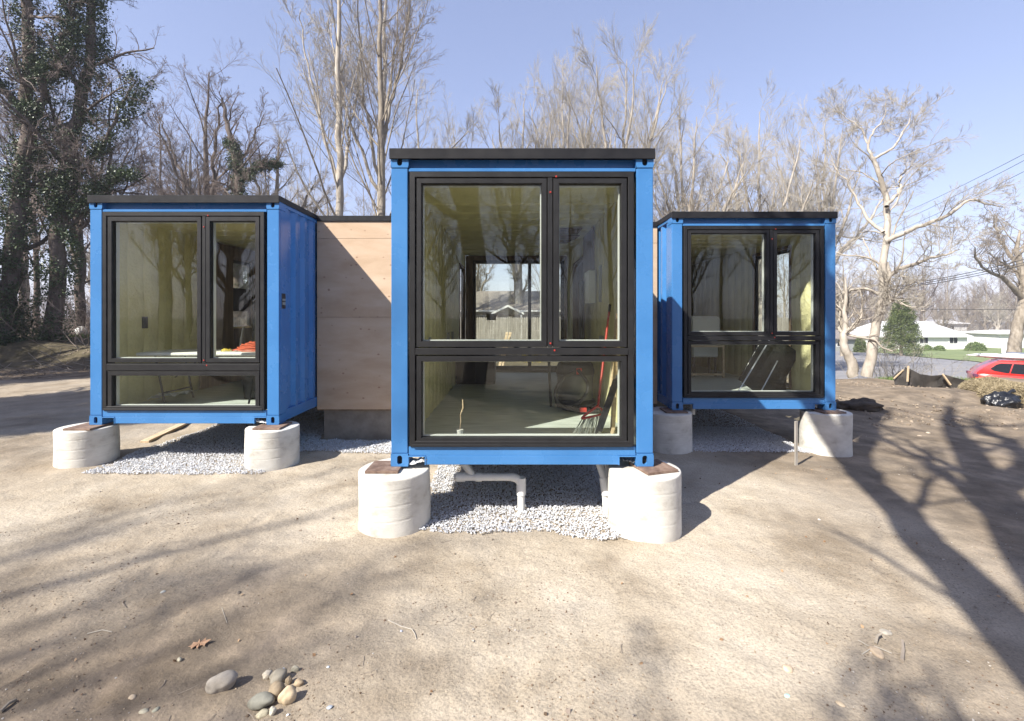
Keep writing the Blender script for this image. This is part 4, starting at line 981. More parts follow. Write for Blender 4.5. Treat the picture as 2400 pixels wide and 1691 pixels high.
back = [(215,50,.8,.2,'bare back row tree just left of the left container'),(345,52,.7,1,'low bare back row tree above the left container roof'),(560,46,.75,2,'bare back row tree behind the half ivy covered tree'),(705,50,.95,3,'tall bare back row tree right of the left container'),
 (765,44,.9,4,'bare back row tree behind the nearest pale trunk'),(850,47,.85,5,'bare back row tree between the tall pale trunks'),(940,50,.85,.5,'bare back row tree over the plywood wing'),(1020,52,.8,1.5,'back row tree behind the left end of the middle roof'),
 (1120,50,.75,2.5,'back row tree in the pale gap before the domed crowns'),(1270,55,.9,3.5,'back row tree behind the left domed crowns'),(1380,55,.9,4.5,'back row tree behind the centre of the domed crowns'),(1540,50,.9,5.5,'back row tree behind the right end of the middle roof'),
 (1690,50,.85,.1,'back row tree left of the flat topped pair'),(1840,55,.85,1.1,'back row tree between the flat topped pair'),(1975,60,.9,2.1,'back row tree beyond the right container edge')]
for k, (a, D, s, rz, lab) in enumerate(back):
    place_tree((RB, FA, RB, VA)[k % 4], lab, px(a, D), D, rz, s*(.85 if k % 4 == 1 else 1), 'bare trees in the back row')
# the wood on the left
wood = [(-17,19,.9,.3,'bare wood tree between the two ivy covered trunks'),(-20,21,1,1.2,'tree at the very left edge of the wood, front row'),(-15.5,22,.8,2,'bare wood tree just right of the ivy smothered trunk'),(-24,23,1.05,3,'second row wood tree at the picture edge'),
 (-18,26,.9,4,'slim wood tree behind the ivy smothered trunk'),(-13.5,24.5,.7,5,'bare wood tree nearest the left container corner'),(-28,26,1,.7,'wood tree outside the left edge with crown leaning in'),(-22,30,.95,1.7,'wood tree seen deep between the ivy trunks'),
 (-32,30,1,2.7,None),(-26,34,1,3.7,None),(-17,33,.75,4.7,'far wood tree above the white rag'),(-36,36,1.1,5.7,None),(-21,38,.8,.9,None),(-30,42,1.1,1.9,None),(-40,44,1.1,2.9,None)]
for k, (x_, y_, s, rz, lab) in enumerate(wood):
    place_tree((FD, RA, FA)[k % 3], lab or 'bare tree lost in the depth of the left wood', x_, y_, rz, s*(.62 if x_ > -25 else .8), 'bare trees of the left wood')

# ivy-clad trunks
def leaves(Pc, n_per, spread, size, name, m, seed=1, flat=0):
    r_ = np.random.default_rng(seed); N = len(Pc)*n_per
    c = np.repeat(Pc, n_per, 0) + r_.normal(0, 1, (N, 3))*spread
    a = norm(r_.normal(0, 1, (N, 3))); b = norm(np.cross(a, r_.normal(0, 1, (N, 3)))); s = (size*r_.uniform(.6, 1.3, N))[:, None]
    nrm = np.cross(a, b)*s*.25
    V = np.stack([c-a*s, c-b*s*.7+nrm, c+a*s, c+b*s*.7+nrm], 1).reshape(-1, 3)
    return np_mesh(name, V, np.arange(N*4).reshape(-1, 4))
def ivy_tree(label, base, pts, rs, seed, ivy_r=.42, top=1.0, limbs=()):
    global R
    R = np.random.default_rng(seed)
    mains = [line(pts, rs, 26, .05)] + [line(a, b, 16, .08) for a, b in limbs]
    tm, cm = tree_mesh('ivytree', mains, [
        lv(n=14, t0=.2, t1=.97, ang=(35,75), ratio=.22, npt=8, wob=.16, up=.02, rr=.35, shape=.5, lmin=1.6),
        lv(n=8, t0=.2, t1=1, ang=(25,60), ratio=.5, npt=6, wob=.2, up=.0, rr=.5, rmin=.007),
        lv(n=6, t0=.2, t1=1, ang=(20,60), ratio=.5, npt=4, wob=.2, up=.0, rr=.6, rmin=.005),
        lv(n=4, t0=.2, t1=1, ang=(20,60), ratio=.5, npt=3, wob=.2, up=.0, rr=.6, rmin=.004)], M['bark_dark'], M['twig_dark'])
    t = place_tree((tm, cm), label, base[0], base[1], name='ivy_clad_tree')
    pc = []
    for P, rr, L in mains:
        P, rr = P[0], rr[0]; n = int(L[0]*(46 if seed != 53 else 130))
        for k in range(n):
            f = (k/n)*(len(P)-1); i = int(f); w = f-i; p = P[i]*(1-w)+P[min(i+1, len(P)-1)]*w
            if p[2] > top: continue
            hh = .55 + .9*vnoise(p[2], seed*3.1+ (P[0][0]), 1.3, seed); a = R.random()*6.283
            if vnoise(p[2], a*.6, .8, seed+3) < -.18: continue
            q = rr[i] + ivy_r*max(.12, hh)*R.random()**.5; pc.append(p + np.array([math.cos(a)*q, math.sin(a)*q, R.normal(0,.1)]))
    me = leaves(np.array(pc), 36, .13, .044, 'ivy', M['ivy'], seed); me.materials.append(M['ivy'])
    o = bpy.data.objects.new('ivy', me); COL.objects.link(o); o.parent = t; o['kind'] = 'stuff'
    return t
ivy_tree('ivy covered trunk nearest the left edge of the picture', (px(10, 18), 18), [(0,0,-.2),(.15,0,2),(.5,0,5),(.8,.1,8),(.95,0,11),(.8,0,15),(1.2,0,18)], [.36,.30,.26,.24,.2,.14,.06], 51, .42, 17,
    limbs=[([(.95,0,9.0),(1.9,0,10.5),(2.5,0,12.5),(2.9,.2,15)], [.16,.14,.1,.05]), ([(.4,0,9.5),(-.6,-.3,11),(-1.4,0,12.6)], [.15,.1,.05])])
ivy_tree('ivy smothered trunk right of the leftmost one, dense to the top', (px(118, 18.6), 18.6), [(0,0,-.2),(.3,0,2.5),(.35,0,5),(.7,0,7.5),(1.2,.1,10),(1.6,0,12.5),(1.9,0,15),(2.2,0,18)], [.30,.26,.24,.22,.2,.16,.12,.05], 52, .62, 17.5,
    limbs=[([(.5,0,5.6),(1.4,0,6.9),(2.1,0,7.9),(3.0,0,9.6),(3.5,0,10.6)], [.11,.09,.07,.05,.02]), ([(1.0,0,5.2),(2.2,0,6.4),(3.4,.2,6.9)], [.08,.06,.02])])
ivy_tree('ivy thicket tree beyond the left edge shading the ground', (-15.4, 5.0), [(0,0,-.2),(.2,0,3),(0,.2,6),(.3,0,9),(.4,0,12)], [.4,.34,.28,.2,.08], 53, 1.3, 10)
ivy3 = [o for o in COL.objects if o.get('label', '').startswith('ivy thicket')][0]
dup(ivy3, (-13.6, 3.0, gz(-13.6, 3.0)), 5.0, 'fourth ivy thicket tree beyond the left edge', .8)
dup(ivy3, (-19.5, 12.0, gz(-19.5, 12.0)), 5.0, 'fifth ivy thicket tree beyond the left edge', .8)
dup(ivy3, (-17.8, 9.8, gz(-17.8, 9.8)), 1.0, 'sixth ivy thicket tree beyond the left edge', .7)
dup(ivy3, (-23.5, 14.5, gz(-23.5, 14.5)), 3.0, 'seventh ivy thicket tree beyond the left edge', .9)
dup(ivy3, (-15.6, 1.6, gz(-15.6, 1.6)), .4, 'eighth ivy thicket tree beyond the left edge', 1.0)
dup(ivy3, (-16.7, 3.5, gz(-16.7, 3.5)), 2.6, 'ninth ivy thicket tree beyond the left edge', 1.0)
dup(ivy3, (-17.8, 2.2, gz(-17.8, 2.2)), 4.4, 'tenth ivy thicket tree beyond the left edge', 1.1)
dup(ivy3, (-21.5, 6.6, gz(-21.5, 6.6)), 2.0, 'second ivy thicket tree beyond the left edge', 1.05)
dup(ivy3, (-26.5, 8.6, gz(-26.5, 8.6)), 4.0, 'third ivy thicket tree beyond the left edge', 1.15)
# ivy patch on a leaning tree behind the left container
ivy_tree('half ivy covered tree just right of the rounded brown tree', (px(560, 27), 27), [(0,0,-.2),(-.1,0,5),(.0,0,9),(-.6,0,12),(-1.0,0,14)], [.3,.26,.2,.14,.05], 54, .36, 11.5, limbs=[([(0,0,9.0),(1.2,0,9.9),(2.4,0,10.1)], [.15,.12,.06])])

# the crooked tree on the right with its heavy limbs
def PW(a, b, D): return ((a-1200)/F*D, D, EYE-(b-742)/F*D)
D0 = 15.5; bx_, by_ = px(2033, D0), D0; bz_ = gz(bx_, by_)
def rel(L_, dy): return [tuple(np.array(PW(a, b, D0+d)) - np.array([bx_, by_, bz_])) for (a, b), d in zip(L_, dy)]
R = np.random.default_rng(61)
mains = [
 line(rel([(2031,882),(2037,850),(2052,770),(2068,712),(2072,660),(2070,617),(2077,561),(2080,497),(2073,450),(2061,408),(2047,371)], [0]*6+[.1,.2,.3,.3,.3]), [.21,.19,.165,.16,.17,.13,.12,.11,.10,.09,.08], 34, .015),
 line(rel([(2075,566),(2110,552),(2150,534),(2200,515),(2240,492),(2275,468),(2310,478),(2355,487)], [0,-.2,-.5,-.8,-1,-1.2,-1.3,-1.4]), [.10,.09,.075,.065,.055,.045,.03,.012], 22, .02),
 line(rel([(2078,485),(2098,462),(2112,440),(2108,418),(2125,400),(2140,386)], [0,.3,.5,.6,.8,1]), [.075,.065,.07,.045,.03,.012], 16, .02),
 line(rel([(2070,545),(2040,520),(2012,480),(1990,430),(1965,405),(1945,375)], [0,.4,.8,1,1.3,1.6]), [.075,.065,.05,.04,.03,.012], 18, .02),
 line(rel([(2078,648),(2110,630),(2150,617),(2175,608),(2210,598),(2250,585)], [0,-.3,-.6,-.8,-1,-1.2]), [.09,.08,.06,.06,.04,.015], 18, .02),
 line(rel([(2064,690),(2030,678),(2000,680),(1970,690),(1930,700)], [0,.3,.6,.9,1.2]), [.07,.06,.045,.035,.012], 16, .02),
 line(rel([(2049,378),(2065,362),(2095,345),(2115,312),(2130,290),(2138,258)], [.3,.2,0,0,.1,.2]), [.06,.055,.04,.035,.025,.01], 16, .02),
 line(rel([(2047,372),(2035,345),(2045,310),(2070,280),(2075,240)], [.3,.4,.5,.6,.7]), [.06,.045,.035,.025,.01], 16, .02),
 line(rel([(2036,345),(2020,310),(1990,280),(1960,262)], [.4,.8,1.2,1.5]), [.035,.03,.02,.01], 12, .02),
 line(rel([(2075,712),(2090,702),(2098,698)], [0,-.2,-.3]), [.12,.10,.07], 8, 0),
 line(rel([(2078,615),(2085,650),(2072,672)], [0,-.1,-.1]), [.07,.06,.04], 8, 0)]
mains = [(a, b*.84, c) for a, b, c in mains]
tm = tree_mesh('crooked', mains, [
    lv(n=10, t0=.30, t1=1, ang=(28,65), ratio=.34, npt=9, wob=.17, up=.05, rr=.34, shape=.3, lmin=1.1),
    lv(n=8, t0=.15, t1=1, ang=(25,60), ratio=.52, npt=6, wob=.11, up=.04, rr=.5, rmin=.006),
    lv(n=6, t0=.2, t1=1, ang=(20,55), ratio=.6, npt=4, wob=.09, up=.03, rr=.5, rmin=.004),
    lv(n=4, t0=.3, t1=1, ang=(18,45), ratio=.7, npt=3, wob=.07, up=.03, rr=.6, rmin=.003)], M['bark_pale'], M['twig_pale'])
place_tree(tm, 'crooked bare tree with heavy limbs standing by the street, right of the right container', bx_, by_, z=bz_+.08)
D0 = 15.9; bx_, by_ = px(2000, D0), D0; bz_ = gz(bx_, by_)
mains = [line(rel([(2000,882),(1996,850),(1981,820),(1977,792),(1981,772),(1978,730),(1985,690),(1980,650)], [0]*8), [.17,.16,.13,.12,.09,.06,.05,.02], 26, .015),
 line(rel([(1982,778),(2000,765),(2012,750),(2020,715),(2015,680)], [0,-.1,-.2,0,0]), [.08,.07,.05,.04,.015], 14, .02),
 line(rel([(1977,790),(1968,765),(1972,720),(1950,690)], [0,.2,.3,.5]), [.07,.05,.04,.015], 14, .02)]
tm = tree_mesh('small', mains, [lv(n=9, t0=.4, t1=1, ang=(25,65), ratio=.4, npt=6, wob=.22, up=.04, rr=.4, shape=.3),
    lv(n=6, t0=.2, t1=1, ang=(20,60), ratio=.55, npt=4, wob=.2, up=.03, rr=.5, rmin=.006), lv(n=5, t0=.2, t1=1, ang=(20,60), ratio=.6, npt=3, wob=.2, up=.03, rr=.6, rmin=.004)], M['bark_pale'], M['twig_mid'])
place_tree(tm, 'short twisted trunk left of the crooked tree, nearest the right container', bx_, by_, z=bz_+.08)
# tree at the right edge
D0 = 35; bx_, by_ = px(2372, D0), D0; bz_ = gz(bx_, by_)
mains = [line(rel([(2368,872),(2378,800),(2390,745),(2400,700),(2396,640),(2385,590),(2390,540)], [0]*7), [.46,.38,.34,.3,.24,.16,.05], 26, .03),
 line(rel([(2396,700),(2370,672),(2350,650),(2320,640),(2290,610),(2285,580)], [0,-.3,-.5,-1,-1.5,-2]), [.2,.17,.14,.1,.07,.03], 18, .04),
 line(rel([(2392,620),(2360,590),(2340,550),(2330,520)], [0,.5,1,1.5]), [.16,.12,.08,.03], 14, .04),
 line(rel([(2398,660),(2430,620),(2450,560),(2455,500)], [0,.5,1,1.5]), [.18,.14,.08,.03], 14, .04)]
tm = tree_mesh('edge', mains, [lv(n=13, t0=.35, t1=1, ang=(30,65), ratio=.34, npt=7, wob=.16, up=.05, rr=.4, shape=.3),
    lv(n=8, t0=.2, t1=1, ang=(25,60), ratio=.5, npt=5, wob=.2, up=.04, rr=.5, rmin=.009), lv(n=6, t0=.2, t1=1, ang=(20,60), ratio=.55, npt=4, wob=.2, up=.03, rr=.6, rmin=.007),
    lv(n=4, t0=.2, t1=1, ang=(20,50), ratio=.6, npt=3, wob=.15, up=.03, rr=.6, rmin=.006)], M['bark_mid'], M['twig_mid'])
place_tree(tm, 'thick trunked bare tree at the right edge behind the red car', bx_, by_, z=bz_+.08)
# far trees behind the houses
k = 0
R = np.random.default_rng(5)
for i in range(40):
    a = 1900 + i*15 + R.uniform(-10, 10); D = R.uniform(98, 150)
    place_tree((RB, RA, FA, RB)[k % 4], 'distant bare tree behind the houses across the street', px(a, D), D, R.uniform(0, 6), R.uniform(.8, 1.1), 'distant bare trees across the street'); k += 1
for i, (x_, y_) in enumerate(((68,95),(62,88),(52,90),(46,84),(88,93),(96,90))):
    place_tree((RB, VA)[i % 2], 'bare tree close behind the white ranch house', x_, y_, i*1.1, .62, 'bare trees behind the ranch house')
# trees across the plot behind the camera: they cast the shadows and stand in the window reflections
def cast(G, h): return (G[0]-h/1.19, G[1]-h*.89/1.19, h)
R = np.random.default_rng(71)
mains = [line([(-1.0,-2.7,-.2), cast((.9,-.8),2), cast((2.4,1.2),4), cast((4.0,3.3),6), cast((5.55,5.2),7.7), cast((8.2,8.5),11), cast((9.6,10.0),13.5)], [.30,.28,.27,.26,.24,.16,.06], 30, .02),
 line([cast((2.4,1.2),4), cast((3.09,2.75),5.2), cast((3.7,4.1),6.2), cast((4.13,5.04),7), cast((4.8,6.3),8), cast((6.65,8.5),8.7), (-.79,2.14,9.1), (-.95,2.25,9.7)], [.20,.19,.17,.16,.15,.14,.13,.08], 26, .03),
 line([cast((3.7,4.1),6.2), (-1.1,.9,6.6), (-.85,2.05,7.0), (-1.15,2.1,7.8), (-1.28,2.2,8.3), (-1.2,2.28,9.0)], [.15,.15,.14,.13,.12,.07], 22, .02),
 line([cast((3.4,2.5),5.2), cast((5.17,5.1),7.5), cast((5.6,6.1),8.6), cast((6.28,7.8),9.5)], [.12,.10,.07,.03], 16, .04),
 line([cast((5.55,5.2),7.7), cast((7.54,6.7),9.2), cast((9.08,8.97),11)], [.17,.14,.08], 14, .04),
 line([cast((2.4,1.2),4), cast((1.9,1.6),5), cast((.8,1.9),6.2)], [.10,.08,.04], 14, .03)]
tm = tree_mesh('near', mains, [lv(n=9, t0=.35, t1=1, ang=(30,70), ratio=.26, npt=7, wob=.16, up=.05, rr=.36, shape=.3),
    lv(n=6, t0=.2, t1=1, ang=(25,60), ratio=.5, npt=5, wob=.2, up=.04, rr=.5), lv(n=5, t0=.2, t1=1, ang=(20,60), ratio=.5, npt=4, wob=.2, up=.03, rr=.6),
    lv(n=3, t0=.2, t1=1, ang=(20,50), ratio=.6, npt=3, wob=.15, up=.03, rr=.6)], M['bark_mid'], M['twig_mid'])
place_tree(tm, 'leaning bare tree behind the viewpoint that shades the right foreground', 0, 0, z=.08)
bt = 'bare trees behind the viewpoint'
place_tree(FA, 'tall bare tree behind the viewpoint on the left', -13.6, -6.2, 1.0, .72, bt)
place_tree(FB, 'slender bare tree behind the viewpoint on the left', -9.6, -4.0, 2.0, .45, bt)
place_tree(RB, 'spreading bare tree behind the viewpoint on the left', -10.2, -4.9, 3.0, .62, bt)
place_tree(RB, 'spreading bare tree behind the viewpoint, middle', -4.6, -6.8, 1.5, .70, bt)
for i, (x_, y_) in enumerate(((-30,-14),(-26,-22),(-34,-4),(-20,-30),(-12,-34),(-4,-30),(3,-36),(8,-28),(14,-22),(20,-30),(24,-18),(30,-24),(34,-12),(16,-40),(-8,-44),(28,-36),(-40,-20),(10,-19),(-24,-12),(-18,-17),(-29,-29),(-14,-24),(-36,-12),(-22,-40),(22,-24),(17,-18),(27,-14),(36,-20),(0,-24),(6,-40),(-8,-27))):
    place_tree((RA, FD, RB, FA)[i % 4], 'bare tree in the wood behind the viewpoint', x_, y_, i*1.3, .8+.07*(i % 4), 'bare wood behind the viewpoint')

# ------------------------------------------------------------------ brush and undergrowth
def brush(name, label, spots, h, n, m, seed, kind='stuff'):
    global R
    R = np.random.default_rng(seed); S_ = np.array(spots, float); N = len(S_)*n
    b = np.repeat(S_, n, 0) + R.normal(0, .45, (N, 2)); z = terr(b[:, 0], b[:, 1])
    p = np.column_stack([b, z-.03]); d = norm(np.column_stack([R.normal(0, .45, (N, 2)), R.uniform(.5, 1, N)])); L = h*R.uniform(.5, 1.2, N); out = [p]
    for k in range(5): d = norm(d + R.normal(0, .16, d.shape)); p = p + d*(L/5)[:, None]; out.append(p)
    P = np.stack(out, 1); r = np.repeat((.012*np.linspace(1, .35, 6))[None], N, 0)
    parts = [tubes(P, r, 3)]; c = level(P, r, L, 7, .2, 1, (20,60), .45, 4, .2, .02, .6, rmin=.004); parts.append(tubes(c[0], c[1], 3))
    c2 = level(*c, 3, .2, 1, (20,60), .5, 3, .2, .02, .6, rmin=.0035); parts.append(tubes(c2[0], c2[1], 3))
    return tag(link(name, np_mesh(name, *join(parts), smooth=True), None, m), label, 'brush', kind=kind)
rr_ = random.Random(4)
sp = [(rr_.uniform(-30, -10.5), rr_.uniform(17.8, 27)) for _ in range(90)]
brush('brush', 'tangled leafless brush along the edge of the left wood', sp, 2.6, 9, M['twig_dark'], 81)
sp = [(-9.5+rr_.uniform(-1.5, 9), rr_.uniform(24, 33)) for _ in range(60)]
brush('brush', 'leafless brush behind the containers', sp, 2.4, 8, M['twig_mid'], 82)
sp = [(rr_.uniform(-55, 45), -rr_.uniform(27, 36)) for _ in range(110)] + [(-rr_.uniform(30, 42), rr_.uniform(-30, 2)) for _ in range(60)]
brush('brush', 'leafless brush in the wood behind the viewpoint', sp, 5.5, 5, M['twig_dark'], 88)
sp = [(px(1900+560*rr_.random(), 100)+rr_.uniform(-4, 4), rr_.uniform(94, 112)) for _ in range(150)]
brush('far_wood', 'brown far off wood behind the houses across the street', sp, 9.5, 6, M['twig_mid'], 89)
# fallen sticks on the bank
R = np.random.default_rng(83); Nn_ = 130
b = np.column_stack([R.uniform(-17, -8.2, Nn_), R.uniform(14.6, 18.5, Nn_)]); z = terr(b[:, 0], b[:, 1])+.02
a = R.uniform(0, 6.28, Nn_); L = R.uniform(.3, 1.3, Nn_); P = [np.column_stack([b, z])]; d = np.column_stack([np.cos(a), np.sin(a), R.uniform(0, .5, Nn_)])
for k in range(4): d = norm(d+R.normal(0, .2, d.shape)); P.append(P[-1]+d*(L/4)[:, None])
tag(link('fallen_sticks', np_mesh('fallen_sticks', *tubes(np.stack(P, 1), np.full((Nn_, 5), .011), 4)), None, M['twig_mid']), 'dead sticks and roots lying over the dark earth bank at left', 'sticks', kind='stuff')
def blades(name, label, pts, h, m, seed, lean_=.35, w=.006):
    r_ = np.random.default_rng(seed); N = len(pts); P = np.column_stack([pts, terr(pts[:, 0], pts[:, 1])]) if pts.shape[1] == 2 else pts
    a = r_.random(N)*6.283; s = np.column_stack([np.cos(a), np.sin(a), np.zeros(N)])*w; L = h*r_.uniform(.5, 1.2, N)
    tip = P + np.column_stack([r_.normal(0, lean_, (N, 2))*L[:, None], L])
    V = np.stack([P-s, P+s, tip+s*.3], 1).reshape(-1, 3)
    return tag(link(name, np_mesh(name, V, np.arange(N*3).reshape(-1, 3)), None, m), label, 'grass', kind='stuff')
R = np.random.default_rng(84)
gp = np.column_stack([R.uniform(-24, -9, 26000), R.uniform(16.8, 24, 26000)]); gp = gp[vnoise(gp[:,0], gp[:,1], 1.5, 50) > .1]
blades('grass', 'patches of low green grass at the foot of the left wood', gp, .14, M['grass'], 85, w=.02)
gp = np.column_stack([R.uniform(10.5, 15.5, 9000), R.uniform(14.8, 17.6, 9000)]); gp = gp[vnoise(gp[:,0], gp[:,1], 1.0, 51) > .02]
blades('grass', 'thin grass around the two trunks by the street', gp, .13, M['grass'], 86, w=.014)
sp = [(px(2090, 17.5)+rr_.uniform(-1.5, 1.5), 17.5+rr_.uniform(-.8, .8)) for _ in range(14)]
brush('brush', 'fine bare weeds beside the crooked tree', sp, 2.2, 3, M['twig_pale'], 87)

# ------------------------------------------------------------------ yard behind: picket fence, neighbour house, forsythia
t = thing('picket_fence', 'weathered grey picket fence behind the containers, seen through the middle room', 'fence', (0,0,0))
yf = 22.0; dog = R.random
for k in range(13):
    x_ = -15.3+k*2.44+.55+.0
    z_ = gz(x_, yf); mb = MB(); mb.box(x_-.05, x_+.05, yf+.0, yf+.10, z_-.1, 1.93, .006); mb.build('post', M['greywood'], t)
mb = MB(); 
for zz in (.45, 1.55): mb.box(-15.3, 14.5, yf+.012, yf+.05, zz, zz+.09)
mb.build('rail', M['greywood'], t)
mb = MB(); q = -15.3
while q < 14.5:
    w = .088; h = 1.86+rnd.uniform(-.012,.012); z_ = gz(q, yf)+.04; yy = yf-.012+rnd.uniform(-.004,.004)
    mb.prism([(q, z_), (q+w, z_), (q+w, h), (q+w*.5, h+.07), (q, h)], 1, yy-.018, yy); q += .103
tag(mb.build('picket', M['greywood'], t), kind='stuff')
t = thing('neighbour_house', 'low brown roofed house behind the picket fence', 'house', (0,0,0))
mb = MB(); mb.box(-9, 9, 32, 40, -.2, 2.30); mb.build('wall', M['greywood'], t)
mb = MB(); mb.add([(-9.6,31.4,2.36),(9.6,31.4,2.36),(9.6,36,3.95),(-9.6,36,3.95),(9.6,40.6,2.36),(-9.6,40.6,2.36),(-9.6,31.4,2.24),(9.6,31.4,2.24),(9.6,40.6,2.24),(-9.6,40.6,2.24)],
   [(0,1,2,3),(3,2,4,5),(0,6,7,1),(5,4,8,9),(6,9,8,7),(0,3,5,9,6),(1,7,8,4,2)]); mb.build('roof', M['shingle'], t)
mb = MB(); mb.tube([(-9.6,31.33,2.30),(9.6,31.33,2.30)], .055, 8); mb.build('gutter', M['white'], t)
gx = px(1190, 30.5)
mb = MB(); mb.add([(gx-1.1,30.3,2.18),(gx,30.3,2.72),(gx+1.1,30.3,2.18),(gx+1.1,33,2.18),(gx,33.2,2.72),(gx-1.1,33,2.18),(gx-1.1,30.3,2.05),(gx,30.3,2.58),(gx+1.1,30.3,2.05),(gx+1.1,33,2.05),(gx-1.1,33,2.05)],
   [(0,1,4,5),(1,2,3,4),(0,6,7,1),(1,7,8,2),(0,5,10,6),(2,8,9,3),(6,10,9,8,7)]); mb.build('porch_gable', M['white'], t)
for sx in (-.9, .9):
    mb = MB(); mb.box(gx+sx-.06, gx+sx+.06, 30.45, 30.57, -.1, 2.12); mb.build('porch_post', M['white'], t)
for x_ in (-2.6, 1.6, 4.6):
    mb = MB(); mb.box(x_, x_+1.2, 31.95, 31.99, 1.0, 1.95); w = mb.build('window', M['dark'], t)
    mb = MB(); ring(mb, x_-.06, x_+1.26, .94, 2.01, .06, 31.93, 31.985); mb.box(x_+.58, x_+.62, 31.935, 31.98, 1.0, 1.95); mb.build('window_frame', M['white'], w)
mb = MB(); mb.box(.2, .8, 34.0, 34.5, 3.0, 3.38, .02); mb.build('skylight', M['steel'], t)
def shrub(name, label, x, y, rx, rz_, m, n=400, seed=1, leaf=.05, cat='shrub', z=None):
    r_ = np.random.default_rng(seed); d = norm(r_.normal(0, 1, (n, 3))); d[:, 2] = np.abs(d[:, 2])*1.0
    rad_ = r_.uniform(.55, 1.0, n)**.5*(1+.25*vnoise(d[:, 0]*2+seed, d[:, 1]*2+d[:, 2], .6, seed))
    c = d*rad_[:, None]*np.array([rx, rx, rz_]); zz = gz(x, y) if z is None else z
    me = leaves(c, 22, leaf*1.0, leaf*.6, name, m, seed); t = thing(name, label, cat, (x, y, zz-.05))
    o = bpy.data.objects.new('foliage', me); me.materials.append(m); COL.objects.link(o); o.parent = t
    mb = MB(); 
    for k in range(5): mb.tube([(0,0,-.05),(rx*.35*math.cos(k*1.26),rx*.35*math.sin(k*1.26),rz_*.6)], [.05*rx,.02*rx], 5)
    mb.build('stems', M['bark_mid'], t)
    return t
shrub('forsythia_bush', 'small yellow flowering bush at the foot of the picket fence', px(1245, 20), 20, .55, .62, M['forsythia'], 120, 3, .035)
shrub('fence_shrub', 'dark shrub behind the picket fence right of the porch', px(1300, 26), 26, .8, 2.0, M['cedar'], 250, 5, .06)
coil('corrugated_tube_coil', 'coil of grey corrugated tube standing outside the rear door', (0,0,0), .30, .08, 5, .05, 'steel', 6, 'tube coil', 1.5)
o = bpy.data.objects['corrugated_tube_coil']; o.rotation_euler = (rad(80), 0, 0); o.location = (px(1130, 13.5), 13.5, .62)
for k, (a, b, c) in enumerate(((1178, 16, 'left'), (1186, 16.2, 'right'))):
    mb = MB(); mb.obox((0,0,.62), (1.5, .09, .035), (.22, .25, 1), (0,1,0), .002); o = mb.build('lumber_board', M['wood']); o.location = (px(a, b), b, gz(px(a,b), b)+.02); tag(o, f'pale board leaning in the yard beyond the rear door, {c} of two', 'board')

# ------------------------------------------------------------------ houses across the street
def house(label, x0, x1, y0, y1, zb, h, roof_h, wins, door=None, rz=0, wallm='white', roofm='whiteroof', over=.6):
    t = thing('ranch_house', label, 'house', ((x0+x1)/2, (y0+y1)/2, zb), rz); w, d = (x1-x0)/2, (y1-y0)/2
    mb = MB(); mb.box(-w, w, -d, d, -.6, h); mb.build('wall', M[wallm], t)
    o = over; mb = MB(); mb.add([(-w-o,-d-o,h-.05),(w+o,-d-o,h-.05),(w+o,d+o,h-.05),(-w-o,d+o,h-.05),(-w+d*.7,0,h+roof_h),(w-d*.7,0,h+roof_h),(-w-o,-d-o,h-.22),(w+o,-d-o,h-.22),(w+o,d+o,h-.22),(-w-o,d+o,h-.22)],
       [(0,1,5,4),(1,2,5),(2,3,4,5),(3,0,4),(0,6,7,1),(1,7,8,2),(2,8,9,3),(3,9,6,0),(6,9,8,7)]); mb.build('roof', M[roofm], t)
    for (a, b, c, e) in wins:
        mb = MB(); mb.box(a, b, -d-.03, -d+.02, c, e); wn_ = mb.build('window', M['dark'], t)
        mb = MB(); ring(mb, a-.08, b+.08, c-.08, e+.08, .08, -d-.06, -d-.0); mb.box((a+b)/2-.025, (a+b)/2+.025, -d-.055, -d-.032, c, e); mb.build('window_frame', M['white'], wn_)
    return t
house('white ranch house with pale roof across the street lawn', 66.0, 82.0, 82, 91, gz(74, 82)+.15, 2.45, 2.6, [(-4.2,-2.9,1.25,2.15),(-.6,.9,1.15,2.2),(4.8,6.2,1.15,2.2),(1.6,1.62,1.2,1.22)][:3])
house('small white outbuilding with speckled wall right of the ranch house', 92, 103, 86, 94, gz(95, 86), 3.0, .5, [(1.0,2.2,1.2,2.2)])
house('grey roofed house rising behind the ranch house', 97, 106, 106, 114, -2.2, 2.6, .8, [(-5,-3.6,1,2),(0,1.4,1,2)])
house('pale low house half hidden behind the crooked tree', 49, 60, 78, 86, gz(54, 78), 2.3, 1.6, [(-2.6,-1.2,.6,2.0),(1.2,2.4,.9,1.9)], wallm='grey', roofm='shingle')
house('distant white gabled house at the right of the tree band', 116.6, 118.4, 112, 115, -1.3, 2.2, .4, [(-.3,.2,1,1.6)])
for k, (a, D, rx, h, lab) in enumerate(((2173, 77, .6, .95, 'left round clipped shrub before the ranch house'), (2201, 77, .6, .9, 'right round clipped shrub before the ranch house'), (2287, 76, 1.25, 1.6, 'large clipped shrub at the right end of the ranch house'), (2016, 72, .7, 2.4, 'dark pointed shrub behind the twisted trunk'))):
    shrub('clipped_shrub', lab, px(a, D), D, rx, h, M['bushgreen'] if k < 3 else M['cedar'], 260, 90+k, .14)
